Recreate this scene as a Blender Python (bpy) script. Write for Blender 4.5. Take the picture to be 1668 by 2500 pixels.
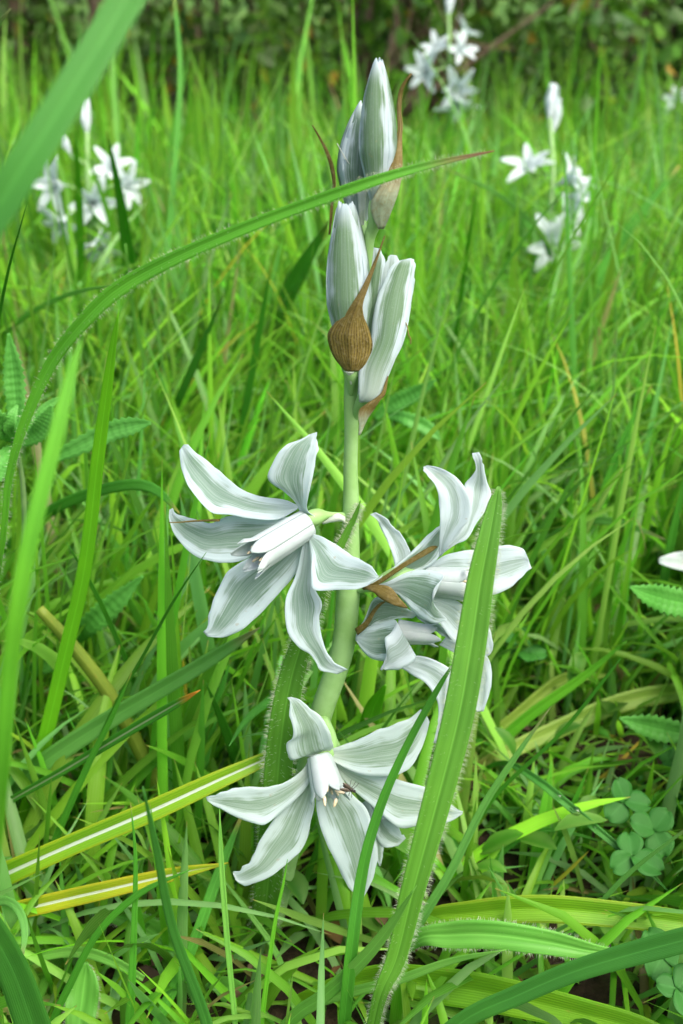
import bpy, math, random
import numpy as np
from mathutils import Vector, Matrix

# ------------------------------------------------------------------ scene, camera, light
sc = bpy.context.scene
for o in list(bpy.data.objects): bpy.data.objects.remove(o)
rnd = random.Random(7); rng = np.random.default_rng(11)
PITCH = math.radians(28); CAMH = 0.26; HALF = math.radians(25)
W, H = 1668.0, 2500.0                       # size of the photograph, used to measure directions
F = H / 2 / math.tan(HALF)
cam_d = bpy.data.cameras.new('camera'); cam = bpy.data.objects.new('camera', cam_d)
sc.collection.objects.link(cam); sc.camera = cam
cam.location = (0, 0, CAMH); cam.rotation_euler = (math.radians(90) - PITCH, 0, 0)
cam_d.sensor_fit = 'VERTICAL'; cam_d.sensor_height = 36; cam_d.lens = 18 / math.tan(HALF)
cam_d.clip_start = 0.01; cam_d.clip_end = 2000
cam_d.dof.use_dof = True; cam_d.dof.focus_distance = 0.263
cam_d.dof.aperture_fstop = cam_d.lens / 2.2
SUN_EL, SUN_AZ = math.radians(60), math.radians(128)   # azimuth clockwise from +Y
wd = bpy.data.worlds.new('World'); sc.world = wd; wd.use_nodes = True
nt = wd.node_tree; bg = nt.nodes['Background']
sky = nt.nodes.new('ShaderNodeTexSky'); sky.sky_type = 'NISHITA'; sky.sun_disc = False
sky.sun_elevation = SUN_EL; sky.sun_rotation = SUN_AZ; sky.dust_density = 7.0; sky.air_density = 0.8; sky.ozone_density = 0.4
nt.links.new(sky.outputs[0], bg.inputs[0]); bg.inputs[1].default_value = 0.15
sd = bpy.data.lights.new('sun', 'SUN'); sd.energy = 1.25; sd.angle = math.radians(48); sd.color = (1, .975, .93)
sun = bpy.data.objects.new('sun', sd); sc.collection.objects.link(sun)
sdir = Vector((math.sin(SUN_AZ) * math.cos(SUN_EL), math.cos(SUN_AZ) * math.cos(SUN_EL), math.sin(SUN_EL)))
sun.rotation_euler = sdir.to_track_quat('Z', 'Y').to_euler(); sun.location = (1, -1, 3)
vs = sc.view_settings; vs.view_transform = 'Standard'; vs.look = 'None'; vs.exposure = 1.1; vs.gamma = 1
vs.use_curve_mapping = False

# ------------------------------------------------------------------ measuring helpers
CAM = np.array([0, 0, CAMH]); FW = np.array([0, math.cos(PITCH), -math.sin(PITCH)])
RT = np.array([1., 0, 0]); UP = np.array([0, math.sin(PITCH), math.cos(PITCH)])
def P(x, y, d):
    return CAM + d * (FW + RT * ((x - W / 2) / F) - UP * ((y - H / 2) / F))
def PA(x, y, d):
    x, y, d = [np.asarray(a, float)[..., None] for a in (x, y, d)]
    return CAM + d * (FW + RT * ((x - W / 2) / F) - UP * ((y - H / 2) / F))
def gdepth(y, z=0.0):
    return (CAMH - z) / (math.sin(PITCH) + math.cos(PITCH) * (y - H / 2) / F)
def project(p):
    q = p - CAM; d = q @ FW
    return W / 2 + F * (q @ RT) / d, H / 2 - F * (q @ UP) / d, d
K = W / 1568.0                               # reading scale of the full view
def ghash(x, y):
    return (np.sin(x * 37 + 1.3) * np.cos(y * 31) + np.sin(x * 91 + y * 57) * .5) * .003 - .002

# ------------------------------------------------------------------ node helpers and materials
class NT:
    def __init__(s, name):
        s.m = bpy.data.materials.new(name); s.m.use_nodes = True; s.t = s.m.node_tree
        s.t.nodes.clear(); s.out = s.t.nodes.new('ShaderNodeOutputMaterial')
    def n(s, typ, ins=None, **kw):
        nd = s.t.nodes.new('ShaderNode' + typ)
        for k, v in kw.items(): setattr(nd, k, v)
        for k, v in (ins or {}).items():
            if hasattr(v, 'is_output'): s.t.links.new(v, nd.inputs[k])
            else: nd.inputs[k].default_value = v
        return nd
    def math(s, op, a, b=0.0, c=0.0, clamp=False):
        nd = s.n('Math', {0: a, 1: b, 2: c}, operation=op, use_clamp=clamp); return nd.outputs[0]
    def smooth(s, x, a, b):
        return s.n('MapRange', {0: x, 1: a, 2: b, 3: 0.0, 4: 1.0}, interpolation_type='SMOOTHSTEP').outputs[0]
    def mix(s, f, a, b):
        nd = s.n('Mix', data_type='RGBA')
        for k, v in ((0, f), (6, a), (7, b)):
            if hasattr(v, 'is_output'): s.t.links.new(v, nd.inputs[k])
            else: nd.inputs[k].default_value = v if k == 0 else (*v[:3], 1)
        return nd.outputs[2]
    def uv(s):
        u = s.n('UVMap', uv_map='UVMap').outputs[0]
        sp = s.n('SeparateXYZ', {0: u}); return u, sp.outputs[0], sp.outputs[1]
    def noise(s, vec, scale, detail=3, rough=.5, dist=0.0):
        return s.n('TexNoise', {'Vector': vec, 'Scale': scale, 'Detail': detail, 'Roughness': rough, 'Distortion': dist}).outputs[0]
    def vscale(s, vec, xyz):
        return s.n('VectorMath', {0: vec, 1: xyz}, operation='MULTIPLY').outputs[0]
    def finish(s, col, rough=.45, trans=.35, tcol=None, height=None, bump=.3, dist=.0003, spec=.5, sheen=0):
        ins = {'Base Color': col, 'Roughness': rough, 'Specular IOR Level': spec}
        p = s.n('BsdfPrincipled', {k: v for k, v in ins.items() if hasattr(v, 'is_output') or k != 'Base Color'})
        if not hasattr(col, 'is_output'): p.inputs['Base Color'].default_value = (*col, 1)
        if height is not None:
            b = s.n('Bump', {'Height': height, 'Strength': bump, 'Distance': dist})
            s.t.links.new(b.outputs[0], p.inputs['Normal'])
        o = p.outputs[0]
        if trans > 0:
            t = s.n('BsdfTranslucent')
            tc = tcol if tcol is not None else col
            if hasattr(tc, 'is_output'): s.t.links.new(tc, t.inputs[0])
            else: t.inputs[0].default_value = (*tc, 1)
            o = s.n('MixShader', {0: trans, 1: o, 2: t.outputs[0]}).outputs[0]
        s.t.links.new(o, s.out.inputs[0]); return s.m

def leaf_mat(name, col, col2, tip=None, base=None, stripe=None, veins=9, trans=.35, rough=.42, spots=0.0, spot=(.25, .12, .03), tipv=.9, keel=.25, edge=None):
    if name.split('_')[0] in ('blade', 'hairy', 'clover', 'serrated') and name not in ('blade_yellow', 'blade_pale_pink', 'blade_red_base'):
        col, col2 = (col[0] * .8, col[1] * 1.22, col[2] * .8), (col2[0] * .8, col2[1] * 1.22, col2[2] * .8)
    m = NT(name); uv, u, v = m.uv()
    geo = m.n('NewGeometry').outputs['Position']
    big = m.smooth(m.noise(geo, 55, 2), .35, .65)
    c = m.mix(big, col, col2)
    ph = m.math('ADD', m.math('MULTIPLY', u, veins * 6.2832), m.math('MULTIPLY', m.noise(m.vscale(uv, (4, 1.5, 1)), 2.0, 2), 2.0))
    vein = m.math('MULTIPLY_ADD', m.math('SINE', ph), .5, .5)
    c = m.mix(m.math('MULTIPLY', vein, .22), c, tuple(min(1, a * 1.5 + .02) for a in col))
    fine = m.noise(m.vscale(uv, (60, 4, 1)), 1.0, 2)
    c = m.mix(m.math('MULTIPLY', m.smooth(fine, .4, .75), .3), c, tuple(a * .55 for a in col2))
    cen = m.math('ABSOLUTE', m.math('SUBTRACT', u, .5))
    if keel: c = m.mix(m.math('MULTIPLY', m.smooth(cen, .045, .012), keel), c, tuple(min(1, a * 1.9 + .03) for a in col))
    if stripe:
        n2 = m.math('MULTIPLY', m.noise(m.vscale(uv, (30, 8, 1)), 1, 2), .06)
        sm = m.smooth(m.math('ADD', cen, n2), .145, .095)
        c = m.mix(m.math('MULTIPLY', sm, m.smooth(v, 1.0, .8)), c, stripe)
    if edge: c = m.mix(m.math('MULTIPLY', m.smooth(cen, .36, .5), .8), c, edge)
    if base: c = m.mix(m.smooth(v, .3, .0), c, base)
    if tip: c = m.mix(m.smooth(m.math('ADD', v, m.math('MULTIPLY', fine, .06)), tipv, tipv + .09), c, tip)
    if spots:
        sn = m.noise(m.vscale(uv, (5, 22, 1)), 1, 4, .6)
        c = m.mix(m.math('MULTIPLY', m.smooth(sn, .62, .72), spots), c, spot)
    tc = m.mix(.35, c, (.2, .58, .015))
    h = m.math('ADD', vein, m.math('MULTIPLY', fine, .5))
    return m.finish(c, rough, trans, tc, h, .35, .0002, .35)

def petal_mat(name, strength=1.0, gcol=(.30, .40, .32), white=(.78, .86, .87), width=.5, warm=0.0, vc=.4):
    m = NT(name); uv, u, v = m.uv()
    t = m.math('ABSOLUTE', m.math('MULTIPLY_ADD', u, 2.0, -1.0))
    lo = m.noise(m.vscale(uv, (3, 3, 1)), 1.6, 2)
    geo = m.n('NewGeometry').outputs['Position']
    lo2 = m.noise(geo, 120, 2)
    vn = m.noise(m.vscale(uv, (34, 1.6, 1)), 1.0, 3, .6, .3)
    tt = m.math('ADD', t, m.math('MULTIPLY_ADD', m.math('ADD', lo, lo2), .7, -.7))
    tt = m.math('ADD', tt, m.math('MULTIPLY_ADD', vn, -.7, .35))      # the stripe feathers out along the veins
    st = m.smooth(tt, width + .14, width - .18)
    st = m.math('MULTIPLY', st, m.smooth(v, 1.0, .82))
    st = m.math('MULTIPLY', st, m.smooth(v, -.05, .35))
    fn = m.noise(m.vscale(uv, (110, 9, 1)), 1.0, 2)
    veins = m.smooth(vn, .30, .68)
    sm = m.math('MULTIPLY', st, m.math('MULTIPLY_ADD', veins, vc, 1 - vc))
    sm = m.math('MULTIPLY', sm, strength)
    c = m.mix(sm, white, gcol)
    c = m.mix(m.math('MULTIPLY', m.smooth(vn, .55, .75), .09), c, tuple(a * .72 for a in gcol))
    spk = m.noise(geo, 4200, 1)
    c = m.mix(m.math('MULTIPLY', m.smooth(spk, .6, .78), .15), c, (.8, .86, .86))
    bl = m.noise(geo, 700, 2, .5)
    c = m.mix(m.math('MULTIPLY', m.smooth(bl, .70, .78), .35), c, (.42, .34, .18))
    if warm: c = m.mix(m.math('MULTIPLY', m.smooth(v, .35, 0), warm), c, (.55, .62, .38))
    h = m.math('ADD', m.math('MULTIPLY', vn, 1.0), m.math('MULTIPLY', fn, .35))
    return m.finish(c, .55, .46, m.mix(.2, c, (.75, .88, .76)), h, .6, .00025, .3)

def grass_mat(name, vn=40):
    m = NT(name); uv, u, v = m.uv()
    at = m.n('VertexColor', layer_name='tint').outputs[0]
    ph = m.math('MULTIPLY', u, float(vn))
    vein = m.math('MULTIPLY_ADD', m.math('SINE', ph), .5, .5)
    c = m.mix(m.math('MULTIPLY', vein, .2), at, (.35, .55, .12))
    c = m.mix(m.smooth(v, .16, .0), c, (.34, .40, .14))
    c = m.mix(m.smooth(v, .965, 1.0), c, (.45, .30, .10))
    tc = m.mix(.3, c, (.24, .62, .03))
    return m.finish(c, .42, .58, tc, vein, .2, .0002, .3)

def simple_mat(name, c1, c2, scale, rough=.6, trans=0, stretch=None, bump=.3, dist=.0003, spec=.4, lohi=(.35, .65)):
    m = NT(name)
    if stretch:
        uv, u, v = m.uv(); vec = m.vscale(uv, stretch)
    else: vec = m.n('NewGeometry').outputs['Position']
    n = m.noise(vec, scale, 4, .6)
    c = m.mix(m.smooth(n, *lohi), c1, c2)
    return m.finish(c, rough, trans, None, n, bump, dist, spec)

def bract_mat(name, light=(.30, .235, .06), dark=(.06, .04, .01), pale=None, mid=(.21, .16, .04)):
    m = NT(name); uv, u, v = m.uv()
    n = m.noise(m.vscale(uv, (4, 4, 1)), 2, 3)
    c = m.mix(m.smooth(n, .3, .7), light, mid)
    ph = m.math('ADD', m.math('MULTIPLY', u, 95.0), m.math('MULTIPLY', m.noise(m.vscale(uv, (3, 5, 1)), 1.5, 2), 5.0))
    ln = m.smooth(m.math('SINE', ph), .55, .95)
    c = m.mix(m.math('MULTIPLY', ln, .85), c, dark)
    if pale: c = m.mix(m.smooth(m.math('ADD', v, m.math('MULTIPLY', n, .2)), .48, .22), c, pale)
    sp = m.noise(m.n('NewGeometry').outputs['Position'], 1500, 3)
    c = m.mix(m.math('MULTIPLY', m.smooth(sp, .48, .68), .45), c, (.36, .31, .15))
    blot = m.noise(m.n('NewGeometry').outputs['Position'], 420, 3)
    c = m.mix(m.math('MULTIPLY', m.smooth(blot, .5, .75), .3), c, (.13, .11, .025))
    return m.finish(c, .5, .42, m.mix(.4, c, (.55, .42, .14)), m.math('ADD', m.math('MULTIPLY', ln, .6), sp), .6, .0003, .35)

M = {}
M['petal'] = petal_mat('petal_inner_face', 1.0, (.18, .32, .21), (.59, .715, .74), .52, 0, .5)
M['petal_back'] = petal_mat('petal_outer_face', 1.05, (.145, .26, .165), (.62, .74, .75), .66, 0, .3)
M['petal_white'] = petal_mat('petal_pale', .8, (.18, .31, .21), (.61, .72, .745), .40, 0, .65)
M['petal_green'] = petal_mat('petal_lowest_flower', .95, (.19, .33, .18), (.59, .715, .70), .50, .35, .6)
M['petal_far'] = petal_mat('petal_far_spikes', .4, (.30, .42, .33), (.78, .86, .88), .30)
M['bud'] = petal_mat('bud_petal', 1.0, (.135, .265, .11), (.60, .72, .755), .62, .3, .25)
M['filament'] = simple_mat('white_filament', (.53, .61, .61), (.47, .57, .55), 260, .5, .3, None, .15)
M['anther'] = simple_mat('cream_anther', (.62, .50, .30), (.75, .66, .48), 900, .7, 0, None, .6)
M['stem'] = simple_mat('waxy_stem', (.23, .43, .13), (.28, .49, .18), 160, .5, .08, None, .12, .0003, .4)
M['stem_low'] = simple_mat('lower_stem', (.13, .26, .085), (.20, .33, .12), 90, .5, .06, None, .15)
M['bract'] = bract_mat('brown_bract')
M['bract_pale'] = bract_mat('papery_bract', pale=(.42, .52, .36))
M['bract_thin'] = bract_mat('dry_bract', (.21, .175, .03), (.06, .045, .012), None, (.135, .115, .02))
M['membrane'] = simple_mat('clear_membrane', (.62, .70, .58), (.75, .80, .74), 400, .25, .45, None, .4)
M['hair'] = simple_mat('leaf_hair', (.62, .72, .50), (.72, .8, .62), 50, .4, .4)
M['g_bright'] = leaf_mat('blade_bright', (.17, .37, .028), (.12, .31, .024), base=(.30, .40, .10))
M['g_mid'] = leaf_mat('blade_mid', (.10, .28, .03), (.08, .24, .028), tip=(.3, .28, .05), tipv=.95)
M['g_dark'] = leaf_mat('blade_dark', (.085, .25, .025), (.07, .21, .025))
M['g_blue'] = leaf_mat('blade_bluish', (.085, .23, .045), (.07, .20, .042), veins=16, keel=.3)
M['g_pale'] = leaf_mat('blade_pale', (.23, .38, .09), (.18, .34, .07), spots=.15)
M['g_grey'] = leaf_mat('blade_greygreen', (.13, .27, .065), (.16, .30, .085), tip=(.2, .25, .08))
M['g_tipred'] = leaf_mat('blade_arch', (.10, .26, .02), (.13, .31, .025), tip=(.20, .09, .05), tipv=.93, veins=6)
M['g_yellowtip'] = leaf_mat('blade_orange_tip', (.07, .22, .025), (.06, .2, .025), tip=(.62, .26, .03), tipv=.90, stripe=(.30, .42, .20))
M['striped'] = leaf_mat('leaf_white_stripe', (.22, .43, .015), (.16, .38, .015), stripe=(.62, .72, .58), spots=.35, edge=(.32, .42, .015), keel=0)
M['striped_y'] = leaf_mat('leaf_white_stripe_yellow', (.38, .45, .015), (.28, .41, .015), stripe=(.62, .70, .52), spots=.5, spot=(.4, .26, .04), edge=(.44, .40, .02), keel=0)
M['strap'] = leaf_mat('strap_yellow_green', (.17, .40, .012), (.12, .34, .012), spots=.4, spot=(.30, .22, .04), keel=.15, veins=14)
M['strap_brown'] = leaf_mat('strap_brown_edge', (.18, .41, .015), (.14, .35, .015), spots=.5, spot=(.34, .22, .04), tip=(.34, .17, .03), tipv=.84, edge=(.24, .36, .02), keel=.15, veins=12)
M['hairy'] = leaf_mat('hairy_leaf', (.135, .255, .035), (.105, .215, .028), veins=3, keel=-.0 or .35, spots=.12, spot=(.35, .40, .05))
M['hairy_pale'] = leaf_mat('hairy_leaf_pale', (.20, .37, .08), (.15, .33, .06), veins=4, spots=.2, spot=(.32, .45, .15))
M['yellow'] = leaf_mat('blade_yellow', (.60, .46, .03), (.5, .40, .04), tip=(.5, .25, .04))
M['pinkish'] = leaf_mat('blade_pale_pink', (.32, .47, .07), (.24, .42, .05), spots=.2)
M['pinkbase'] = leaf_mat('blade_red_base', (.30, .46, .08), (.24, .42, .06), base=(.28, .20, .07), spots=.3, spot=(.3, .1, .05))
M['lime'] = leaf_mat('leaf_lime', (.16, .52, .012), (.13, .46, .012))
M['stalk'] = leaf_mat('stalk_yellow', (.26, .34, .04), (.20, .30, .035), spots=.7, spot=(.42, .28, .06), base=(.2, .3, .05))
M['serrate'] = leaf_mat('serrated_leaf', (.10, .26, .05), (.13, .29, .07), veins=5, trans=.25, rough=.5)
M['clover'] = leaf_mat('clover_leaflet', (.022, .10, .012), (.035, .13, .018), veins=0, trans=.12, rough=.65)
M['grass'] = grass_mat('meadow_grass')
M['hedge'] = grass_mat('shrub_leaves')
M['cover'] = grass_mat('cover_leaves', 8)
M['twig'] = simple_mat('twig_bark', (.10, .065, .04), (.20, .15, .10), 60, .8)
M['litter'] = NT('dead_leaves')
_m = M['litter']; _c = _m.n('VertexColor', layer_name='tint').outputs[0]; M['litter'] = _m.finish(_c, .7, .1)
M['fly'] = simple_mat('fly_body', (.018, .016, .014), (.05, .04, .03), 900, .35)
M['wing'] = simple_mat('fly_wing', (.10, .085, .06), (.16, .13, .09), 1500, .25, .4)
def water_mat():
    m = NT('water_drop'); p = m.n('BsdfPrincipled', {'Roughness': .02, 'IOR': 1.33, 'Transmission Weight': 1.0})
    p.inputs['Base Color'].default_value = (.95, 1, .95, 1); m.t.links.new(p.outputs[0], m.out.inputs[0]); return m.m
M['water'] = water_mat()
def soil_mat():
    m = NT('soil'); g = m.n('NewGeometry').outputs['Position']
    n1 = m.noise(g, 14, 6, .65); n2 = m.noise(g, 160, 4, .6); n3 = m.noise(g, 1.7, 3)
    c = m.mix(m.smooth(n2, .3, .7), (.014, .010, .006), (.042, .028, .015))
    c = m.mix(m.math('MULTIPLY', m.smooth(n1, .5, .68), .75), c, (.045, .09, .015))
    sp = m.n('SeparateXYZ', {0: g}).outputs
    dist = m.math('SQRT', m.math('ADD', m.math('POWER', sp[0], 2.0), m.math('POWER', sp[1], 2.0)))
    c = m.mix(m.smooth(dist, 2.2, 4.0), c, m.mix(m.smooth(n3, .35, .65), (.05, .13, .02), (.085, .17, .03)))
    return m.finish(c, .9, 0, None, m.math('ADD', n1, n2), .8, .004, .2)
M['soil'] = soil_mat()

# ------------------------------------------------------------------ object helpers
COL = sc.collection
def mesh_obj(name, verts, faces, mat, parent=None, origin=None, uvs=None, tint=None, smooth=True):
    """verts in world space; faces a list or an (n,k) array; origin = where the thing's own zero lies"""
    me = bpy.data.meshes.new(name); verts = np.asarray(verts, float)
    org = np.zeros(3) if origin is None else np.asarray(origin, float)
    me.from_pydata((verts - org).tolist(), [], faces.tolist() if hasattr(faces, 'tolist') else faces)
    if uvs is not None:
        li = np.empty(len(me.loops), dtype=np.int32); me.loops.foreach_get('vertex_index', li)
        ul = me.uv_layers.new(name='UVMap'); ul.data.foreach_set('uv', np.asarray(uvs, np.float32)[li].ravel())
    if tint is not None:
        ca = me.color_attributes.new('tint', 'FLOAT_COLOR', 'POINT')
        ca.data.foreach_set('color', np.c_[tint, np.ones(len(tint))].astype(np.float32).ravel())
    if smooth: me.polygons.foreach_set('use_smooth', np.ones(len(me.polygons), bool))
    me.materials.append(mat)
    o = bpy.data.objects.new(name, me); COL.objects.link(o)
    if parent is not None: o.parent = parent
    else: o.location = org
    return o
def tag(o, label, cat, group=None, kind=None):
    if label: o['label'] = label
    if cat: o['category'] = cat
    if group: o['group'] = group
    if kind: o['kind'] = kind
    return o
def thing(name, loc, label, cat, group=None):
    o = bpy.data.objects.new(name, None); o.empty_display_size = .01; COL.objects.link(o)
    o.location = loc; return tag(o, label, cat, group)

def cr(pts, n, tq=None):
    """smooth curve through control rows, resampled at n places (or at the parameters tq, 0..1)"""
    p = np.asarray(pts, float); k = len(p)
    seg = np.sqrt((np.diff(p[:, :2], axis=0) ** 2).sum(1)) + 1e-6
    t = np.r_[0, np.cumsum(np.sqrt(seg))]; t /= t[-1]
    m = np.zeros_like(p)
    for i in range(k):
        a, b = max(i - 1, 0), min(i + 1, k - 1)
        m[i] = (p[b] - p[a]) / (t[b] - t[a])
    q = np.linspace(0, 1, n) if tq is None else np.asarray(tq)
    i = np.clip(np.searchsorted(t, q, 'right') - 1, 0, k - 2); h = (t[i + 1] - t[i]); s = ((q - t[i]) / h)[:, None]; h = h[:, None]
    return (2 * s**3 - 3 * s**2 + 1) * p[i] + (s**3 - 2 * s**2 + s) * h * m[i] + (-2 * s**3 + 3 * s**2) * p[i + 1] + (s**3 - s**2) * h * m[i + 1]

def sheet(name, G, th, mat, parent=None, origin=None, vv=None, mat2=None):
    """a leaf or petal of real thickness from a grid of points G[n, m, 3]"""
    n, m, _ = G.shape
    du = np.gradient(G, axis=1); dv = np.gradient(G, axis=0)
    N = np.cross(du, dv); N /= np.linalg.norm(N, axis=2, keepdims=True) + 1e-12
    u = np.linspace(0, 1, m)
    edge = (1 - .55 * np.abs(2 * u - 1) ** 3)[None, :, None]
    A = (G + N * th / 2 * edge).reshape(-1, 3); B = (G - N * th / 2 * edge).reshape(-1, 3)
    idx = np.arange(n * m).reshape(n, m); o = n * m
    f1 = np.stack([idx[:-1, :-1], idx[:-1, 1:], idx[1:, 1:], idx[1:, :-1]], -1).reshape(-1, 4)
    f2 = f1[:, ::-1] + o
    b = np.r_[idx[0, :], idx[1:, -1], idx[-1, -2::-1], idx[-2:0:-1, 0]]; b2 = np.roll(b, -1)
    f3 = np.stack([b2, b, b + o, b2 + o], -1)
    v = np.linspace(0, 1, n) if vv is None else vv
    uv = np.stack(np.meshgrid(u, v), -1).reshape(-1, 2)
    ob = mesh_obj(name, np.r_[A, B], np.r_[f1, f2, f3], mat, parent, origin, np.r_[uv, uv])
    sm_ = np.ones(len(f1) * 2 + len(f3), bool); sm_[len(f1) * 2:] = False
    ob.data.polygons.foreach_set('use_smooth', sm_)
    if mat2 is not None:                      # the two faces of a petal differ in colour
        ob.data.materials.append(mat2); k = n // 3
        front = N[k, m // 2] @ FW < 0
        mi = np.zeros(len(f1) + len(f2) + len(f3), np.int32)
        if front: mi[len(f1):] = 1
        else: mi[:len(f1)] = 1
        ob.data.polygons.foreach_set('material_index', mi)
    return ob

def tube(pts, rad, k=10, cap=True):
    p = np.asarray(pts, float); n = len(p); rad = np.broadcast_to(rad, n)
    t = np.gradient(p, axis=0); t /= np.linalg.norm(t, axis=1, keepdims=True)
    ref = np.array([.3, .9, .2]) if abs(t[0] @ np.array([.3, .9, .2])) < .9 else np.array([1., 0, 0])
    V = []
    a = np.cross(t[0], ref); a /= np.linalg.norm(a)
    for i in range(n):
        a = a - t[i] * (a @ t[i]); a /= np.linalg.norm(a); b = np.cross(t[i], a)
        for j in range(k):
            an = 2 * math.pi * j / k; V.append(p[i] + rad[i] * (math.cos(an) * a + math.sin(an) * b))
    fs = []
    for i in range(n - 1):
        for j in range(k):
            j2 = (j + 1) % k; fs.append([i * k + j, i * k + j2, (i + 1) * k + j2, (i + 1) * k + j])
    if cap: fs.append(list(range(k))[::-1]); fs.append(list(range((n - 1) * k, n * k)))
    return V, fs
def join(*parts):
    V, fs = [], []
    for v, f in parts:
        o = len(V); V += list(v); fs += [[i + o for i in q] for q in f]
    return V, fs
def ellipsoid(c, ax, r1, r2, k=8, n=6, flat=None):
    c = np.asarray(c, float); ax = np.asarray(ax, float); L = np.linalg.norm(ax); d = ax / L
    s = np.linspace(-1, 1, n); pts = [c + d * L * x for x in s]; pts[0] = pts[0] + d * 1e-6
    rr = [max(1e-5, (r1 if x < 0 else r2) * math.sqrt(max(0, 1 - x * x))) for x in s]
    return tube(pts, rr, k)

def petal(name, st, T, d, parent, org, mat, cup=1.2, n=38, m=13, th=.00022, seed=0, ruf=.28, jag=.8, skew=0.0, mat2=None):
    """stations (Lx, Ly, Rx, Ry, height towards the viewer in mm[, side tilt mm]) measured in one close view T=(x0,y0,scale)"""
    r = np.random.default_rng(seed + 100)
    S = np.array([list(s) + [0] * (6 - len(s)) for s in st], float)
    S = cr(S, n)
    wid = np.hypot(S[:, 2] - S[:, 0], S[:, 3] - S[:, 1]); wid = wid / wid.max()
    t = np.linspace(-1, 1, m)
    v = np.linspace(0, 1, n)
    # small irregularities of the rim, stronger near the tip
    jl = np.interp(v, np.linspace(0, 1, 19), r.normal(0, 1, 19)); jr = np.interp(v, np.linspace(0, 1, 19), r.normal(0, 1, 19))
    amp = jag * 7 * (0.25 + v ** 3)
    half = (S[:, 2:4] - S[:, 0:2]) / 2; mid = (S[:, 2:4] + S[:, 0:2]) / 2
    hl = np.hypot(half[:, 0], half[:, 1])[:, None] + 1e-6; un = half / hl
    X = np.zeros((n, m)); Y = np.zeros((n, m)); D = np.zeros((n, m))
    p1, p2, p3 = r.uniform(0, 6.3, 3)
    for j, tj in enumerate(t):
        e = abs(tj) ** 4
        off = (jr if tj > 0 else -jl) * amp * e
        q = mid + half * tj + un * off[:, None] * np.minimum(1, hl / 40)
        X[:, j] = T[0] + q[:, 0] * T[2]; Y[:, j] = T[1] + q[:, 1] * T[2]
        fl = ruf * abs(tj) ** 3 * (np.sin(v * 11 + p1 + 2 * tj) + .6 * np.sin(v * 23 + p2)) * np.minimum(1, wid * 1.5)
        ch = -cup * .48 * (1 - abs(tj) ** 1.35) * wid + skew * tj * wid
        ridge = .07 * math.cos(tj * 15 + p3) + .05 * math.cos(tj * 8 + p2)
        D[:, j] = d - (S[:, 4] + S[:, 5] * tj + ch + fl + ridge) * .001
    return sheet(name, PA(X, Y, D), th, mat, parent, org, mat2=mat2)

def blade_path(pts, widths, tipd, n=26, view=True, rootz=-.004, kpow=1.0, dd=None):
    """image-measured centre line root -> tip; the root stands on the ground"""
    p = np.asarray(pts, float) * K; w = np.asarray(widths, float) * K
    L = np.r_[0, np.cumsum(np.hypot(*np.diff(p, axis=0).T))]; L /= L[-1]
    if dd is None:
        d0 = gdepth(p[0, 1], rootz); d = d0 + (tipd - d0) * L ** kpow
        for i in range(1, len(p)): d[i] = min(d[i], gdepth(p[i, 1], .006) if gdepth(p[i, 1]) > 0 else 9)
    else:
        d = np.array(dd, float)
        if d[0] < 0: d[0] = gdepth(p[0, 1], rootz)
    C = cr(np.c_[p, w, d], n)
    return C
def blade(name, label, cat, pts, widths, tipd, mat, group=None, fold=.35, n=26, m=5, th=.00025, kpow=1.0, dd=None, tilt=0.0, twist=0.0, parent=None, org=None, serr=0, wave=0, seed=0):
    C = blade_path(pts, widths, tipd, n, kpow=kpow, dd=dd); r = np.random.default_rng(seed + 5)
    tg = np.gradient(C[:, :2], axis=0); tg /= np.linalg.norm(tg, axis=1, keepdims=True) + 1e-9
    nr = np.c_[-tg[:, 1], tg[:, 0]]
    v = np.linspace(0, 1, n); t = np.linspace(-1, 1, m)
    X = np.zeros((n, m)); Y = np.zeros((n, m)); D = np.zeros((n, m)); px = C[:, 3] / F
    hw = np.maximum(C[:, 2], .6) / 2
    if serr: hw = hw * (1 + serr * (((np.arange(n) % 3) - 1) * -.5))
    ph = r.uniform(0, 6)
    for j, tj in enumerate(t):
        X[:, j] = C[:, 0] + nr[:, 0] * hw * tj; Y[:, j] = C[:, 1] + nr[:, 1] * hw * tj
        rel = fold * (1 - abs(tj)) * hw * 1.3 + (tilt + twist * (v - .5)) * tj * hw + wave * hw * abs(tj) ** 2 * np.sin(v * 16 + ph + tj)
        D[:, j] = C[:, 3] + rel * px
    G = PA(X, Y, D)
    G[..., 2] = np.maximum(G[..., 2], -.006)
    o = origin = G[0, m // 2] if org is None else org
    ob = sheet(name, G, th, M[mat], parent, origin)
    if parent is None: tag(ob, label, cat, group)
    ob['_g'] = 0; del ob['_g']
    return ob, G
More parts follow.
